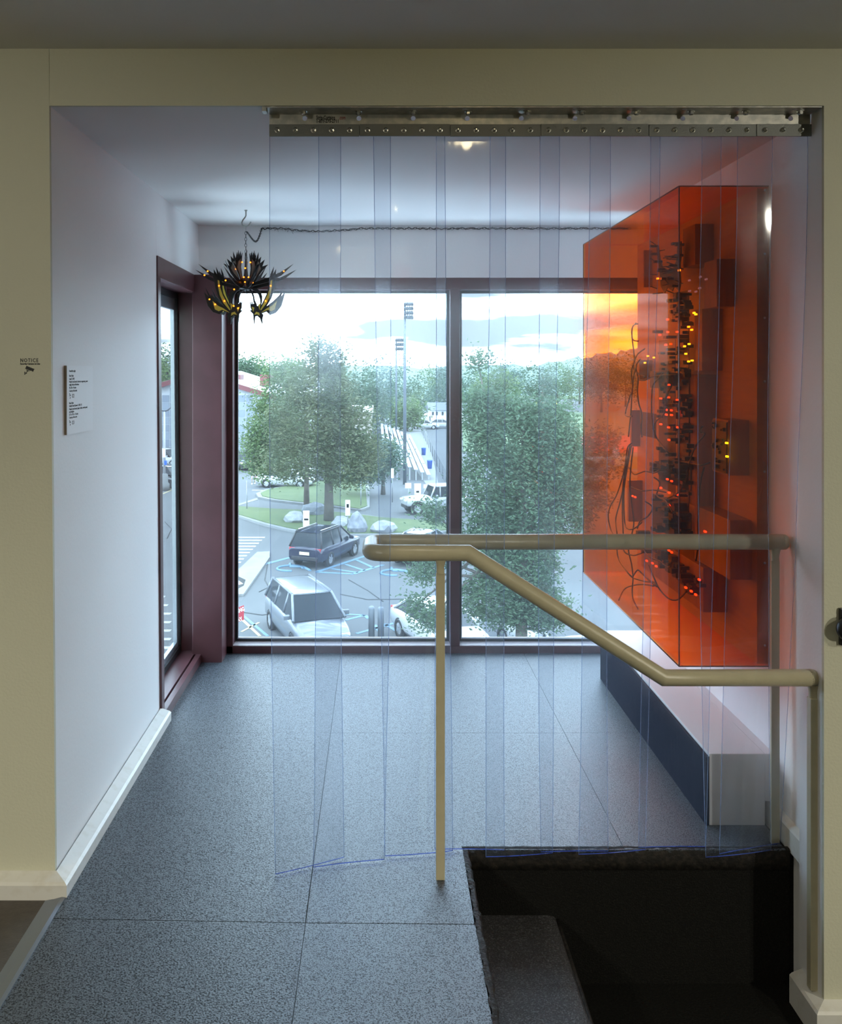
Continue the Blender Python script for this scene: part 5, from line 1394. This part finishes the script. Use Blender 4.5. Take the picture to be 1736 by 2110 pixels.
    MB().bbox(-.06, .08, -.7, .7, -.09, .09, .03, M=M @ Matrix.Translation((st_[0][0] + .01, 0, .48))).build('bumper', blackt if shape in ('suv', 'jeep') else pm, e_)
    MB().bbox(-.06, .06, -.55, .55, -.12, .10, .03, M=M @ Matrix.Translation((st_[-1][0] - .01, 0, .52))).build('grille', blackt, e_)
    return e_
car('suv', 'navy', -2.55, 46.0, 1.26, 2.9, 'dark navy car parked by the grass island, tail towards the window', rails=True)
car('van', 'silver', -2.50, 32.5, .35, -.94, 'silver van parked just outside the window, windscreen towards the room')
car('sedan', 'white', 2.15, 31.6, .40, -.92, 'white saloon behind the handrail post, half hidden by leaves')
car('sedan', 'white', 5.7, 30.6, .40, -.92, 'white car under the tall dark tree, right of the mullion')
car('sedan', 'grey', 2.35, 46.3, .40, .92, 'dark grey car behind the raised part of the handrail')
car('jeep', 'white', 3.75, 61.2, -.96, -.28, 'boxy white off-road car beside the bleacher signs')
for px_, py_, sh, pt, hx_, hy_, l in [
    (590, 1003, 'sedan', 'white', 1, -.2, 'white car parked in the shade under the light green tree'), (610, 986, 'sedan', 'white', 1, -.3, 'second white car under the light green tree, by its trunk'),
    (521, 965, 'suv', 'grey', .3, 1, 'dark hatchback with its tail to the room beside the panelled hall'), (462, 966, 'suv', 'black', .3, 1, 'dark car against the panelled hall wall'),
    (345, 960, 'suv', 'white', .9, -.5, 'white car farthest back in the side window'), (352, 1003, 'suv', 'black', .9, -.6, 'black car behind the white lamp post'), (328, 988, 'sedan', 'silver', .9, -.5, 'pale car beside the white lamp post'),
    (792, 912, 'suv', 'navy', 1, -.1, 'dark blue car far off at the left of the floodlight masts'), (875, 884, 'sedan', 'white', 1, 0, 'white car parked far off at the red kerb'), (910, 882, 'sedan', 'white', 1, .1, 'white car parked in front of the white house')]:
    p = gp(px_, py_); car(sh, pt, p.x, p.y, hx_, hy_, l)

# ------------------------------------------------------------------ person crossing the lot
skin = mat('skin', (0.50, 0.33, 0.25), 0.6); shirt = mat('dark_top', (0.03, 0.035, 0.045), 0.8); hairm = mat('brown_hair', (0.05, 0.03, 0.02), 0.7); shoe = mat('white_shoe', (0.8, 0.8, 0.8), 0.6)
p0 = gp(522, 998)
pe = empty('person', p0, 'person in dark top and shorts walking across the lot with bare legs', 'person')
me = bpy.data.meshes.new('body')
J = {'pelvis': (0, 0, .92), 'chest': (0, .02, 1.28), 'neck': (0, .02, 1.46), 'head': (0, 0, 1.60), 'top': (0, .0, 1.70),
     'hl': (-.09, 0, .88), 'kl': (-.10, -.12, .50), 'al': (-.10, .02, .09), 'tl': (-.10, -.14, .04), 'hr': (.09, 0, .88), 'kr': (.10, .06, .50), 'ar': (.11, .30, .13), 'tr': (.11, .18, .05),
     'sl': (-.17, .02, 1.40), 'el': (-.23, .10, 1.14), 'wl': (-.22, .0, .92), 'fl': (-.21, -.03, .83), 'sr': (.17, .02, 1.40), 'er': (.23, -.04, 1.14), 'wr': (.22, -.18, .96), 'fr': (.21, -.22, .88)}
ks = list(J); E = [('pelvis', 'chest'), ('chest', 'neck'), ('neck', 'head'), ('head', 'top'), ('pelvis', 'hl'), ('hl', 'kl'), ('kl', 'al'), ('al', 'tl'), ('pelvis', 'hr'), ('hr', 'kr'), ('kr', 'ar'), ('ar', 'tr'),
                   ('chest', 'sl'), ('sl', 'el'), ('el', 'wl'), ('wl', 'fl'), ('chest', 'sr'), ('sr', 'er'), ('er', 'wr'), ('wr', 'fr')]
me.from_pydata([Vector(J[k]) for k in ks], [(ks.index(a), ks.index(b)) for a, b in E], [])
ob = bpy.data.objects.new('body', me); C.objects.link(ob); ob.parent = pe; me.materials.append(skin)
sm = ob.modifiers.new('skin', 'SKIN')
rad_ = {'pelvis': .13, 'chest': .14, 'neck': .055, 'head': .095, 'top': .07, 'hl': .085, 'hr': .085, 'kl': .055, 'kr': .055, 'al': .036, 'ar': .036, 'tl': .03, 'tr': .03, 'sl': .055, 'sr': .055, 'el': .04, 'er': .04, 'wl': .028, 'wr': .028, 'fl': .03, 'fr': .03}
for i, k in enumerate(ks):
    v = me.skin_vertices[0].data[i]; v.radius = (rad_[k], rad_[k] * .85); v.use_root = (k == 'pelvis')
ob.modifiers.new('sub', 'SUBSURF').levels = 1; ob.modifiers['sub'].render_levels = 1
def cloth(nm, prof, m_, sx=1.0, sy=.8, cx=0, cy=0):
    MB().lathe([(r, z) for r, z in prof], 14, M=Matrix.Translation(p0 + Vector((cx, cy, 0))) @ Matrix.Diagonal((sx, sy, 1, 1))).build(nm, m_, pe)
cloth('shirt', [(.165, .90), (.17, 1.05), (.18, 1.25), (.19, 1.38), (.10, 1.46)], shirt, 1.05, .85)
cloth('shorts', [(.15, .74), (.185, .84), (.175, .98)], shirt, 1.05, .85)
cloth('hair', [(.06, 1.48), (.105, 1.56), (.112, 1.66), (.085, 1.75), (.02, 1.78)], hairm, 1, 1, 0, .02)
for sx, sy_ in ((-.10, -.06), (.11, .24)):
    MB().bbox(sx - .05, sx + .05, sy_ - .13, sy_ + .13, .0, .09, .03, M=Matrix.Translation(p0)).build('shoe', shoe, pe)

# ------------------------------------------------------------------ lettering becomes plain mesh
dg = bpy.context.evaluated_depsgraph_get()
for o in [o for o in C.objects if o.type == 'FONT']:
    me = bpy.data.meshes.new_from_object(o.evaluated_get(dg))
    n = bpy.data.objects.new(o.name, me); C.objects.link(n)
    n.parent = o.parent; n.matrix_parent_inverse = o.matrix_parent_inverse.copy(); n.matrix_basis = o.matrix_basis.copy()
    nm = o.name; bpy.data.objects.remove(o); n.name = nm
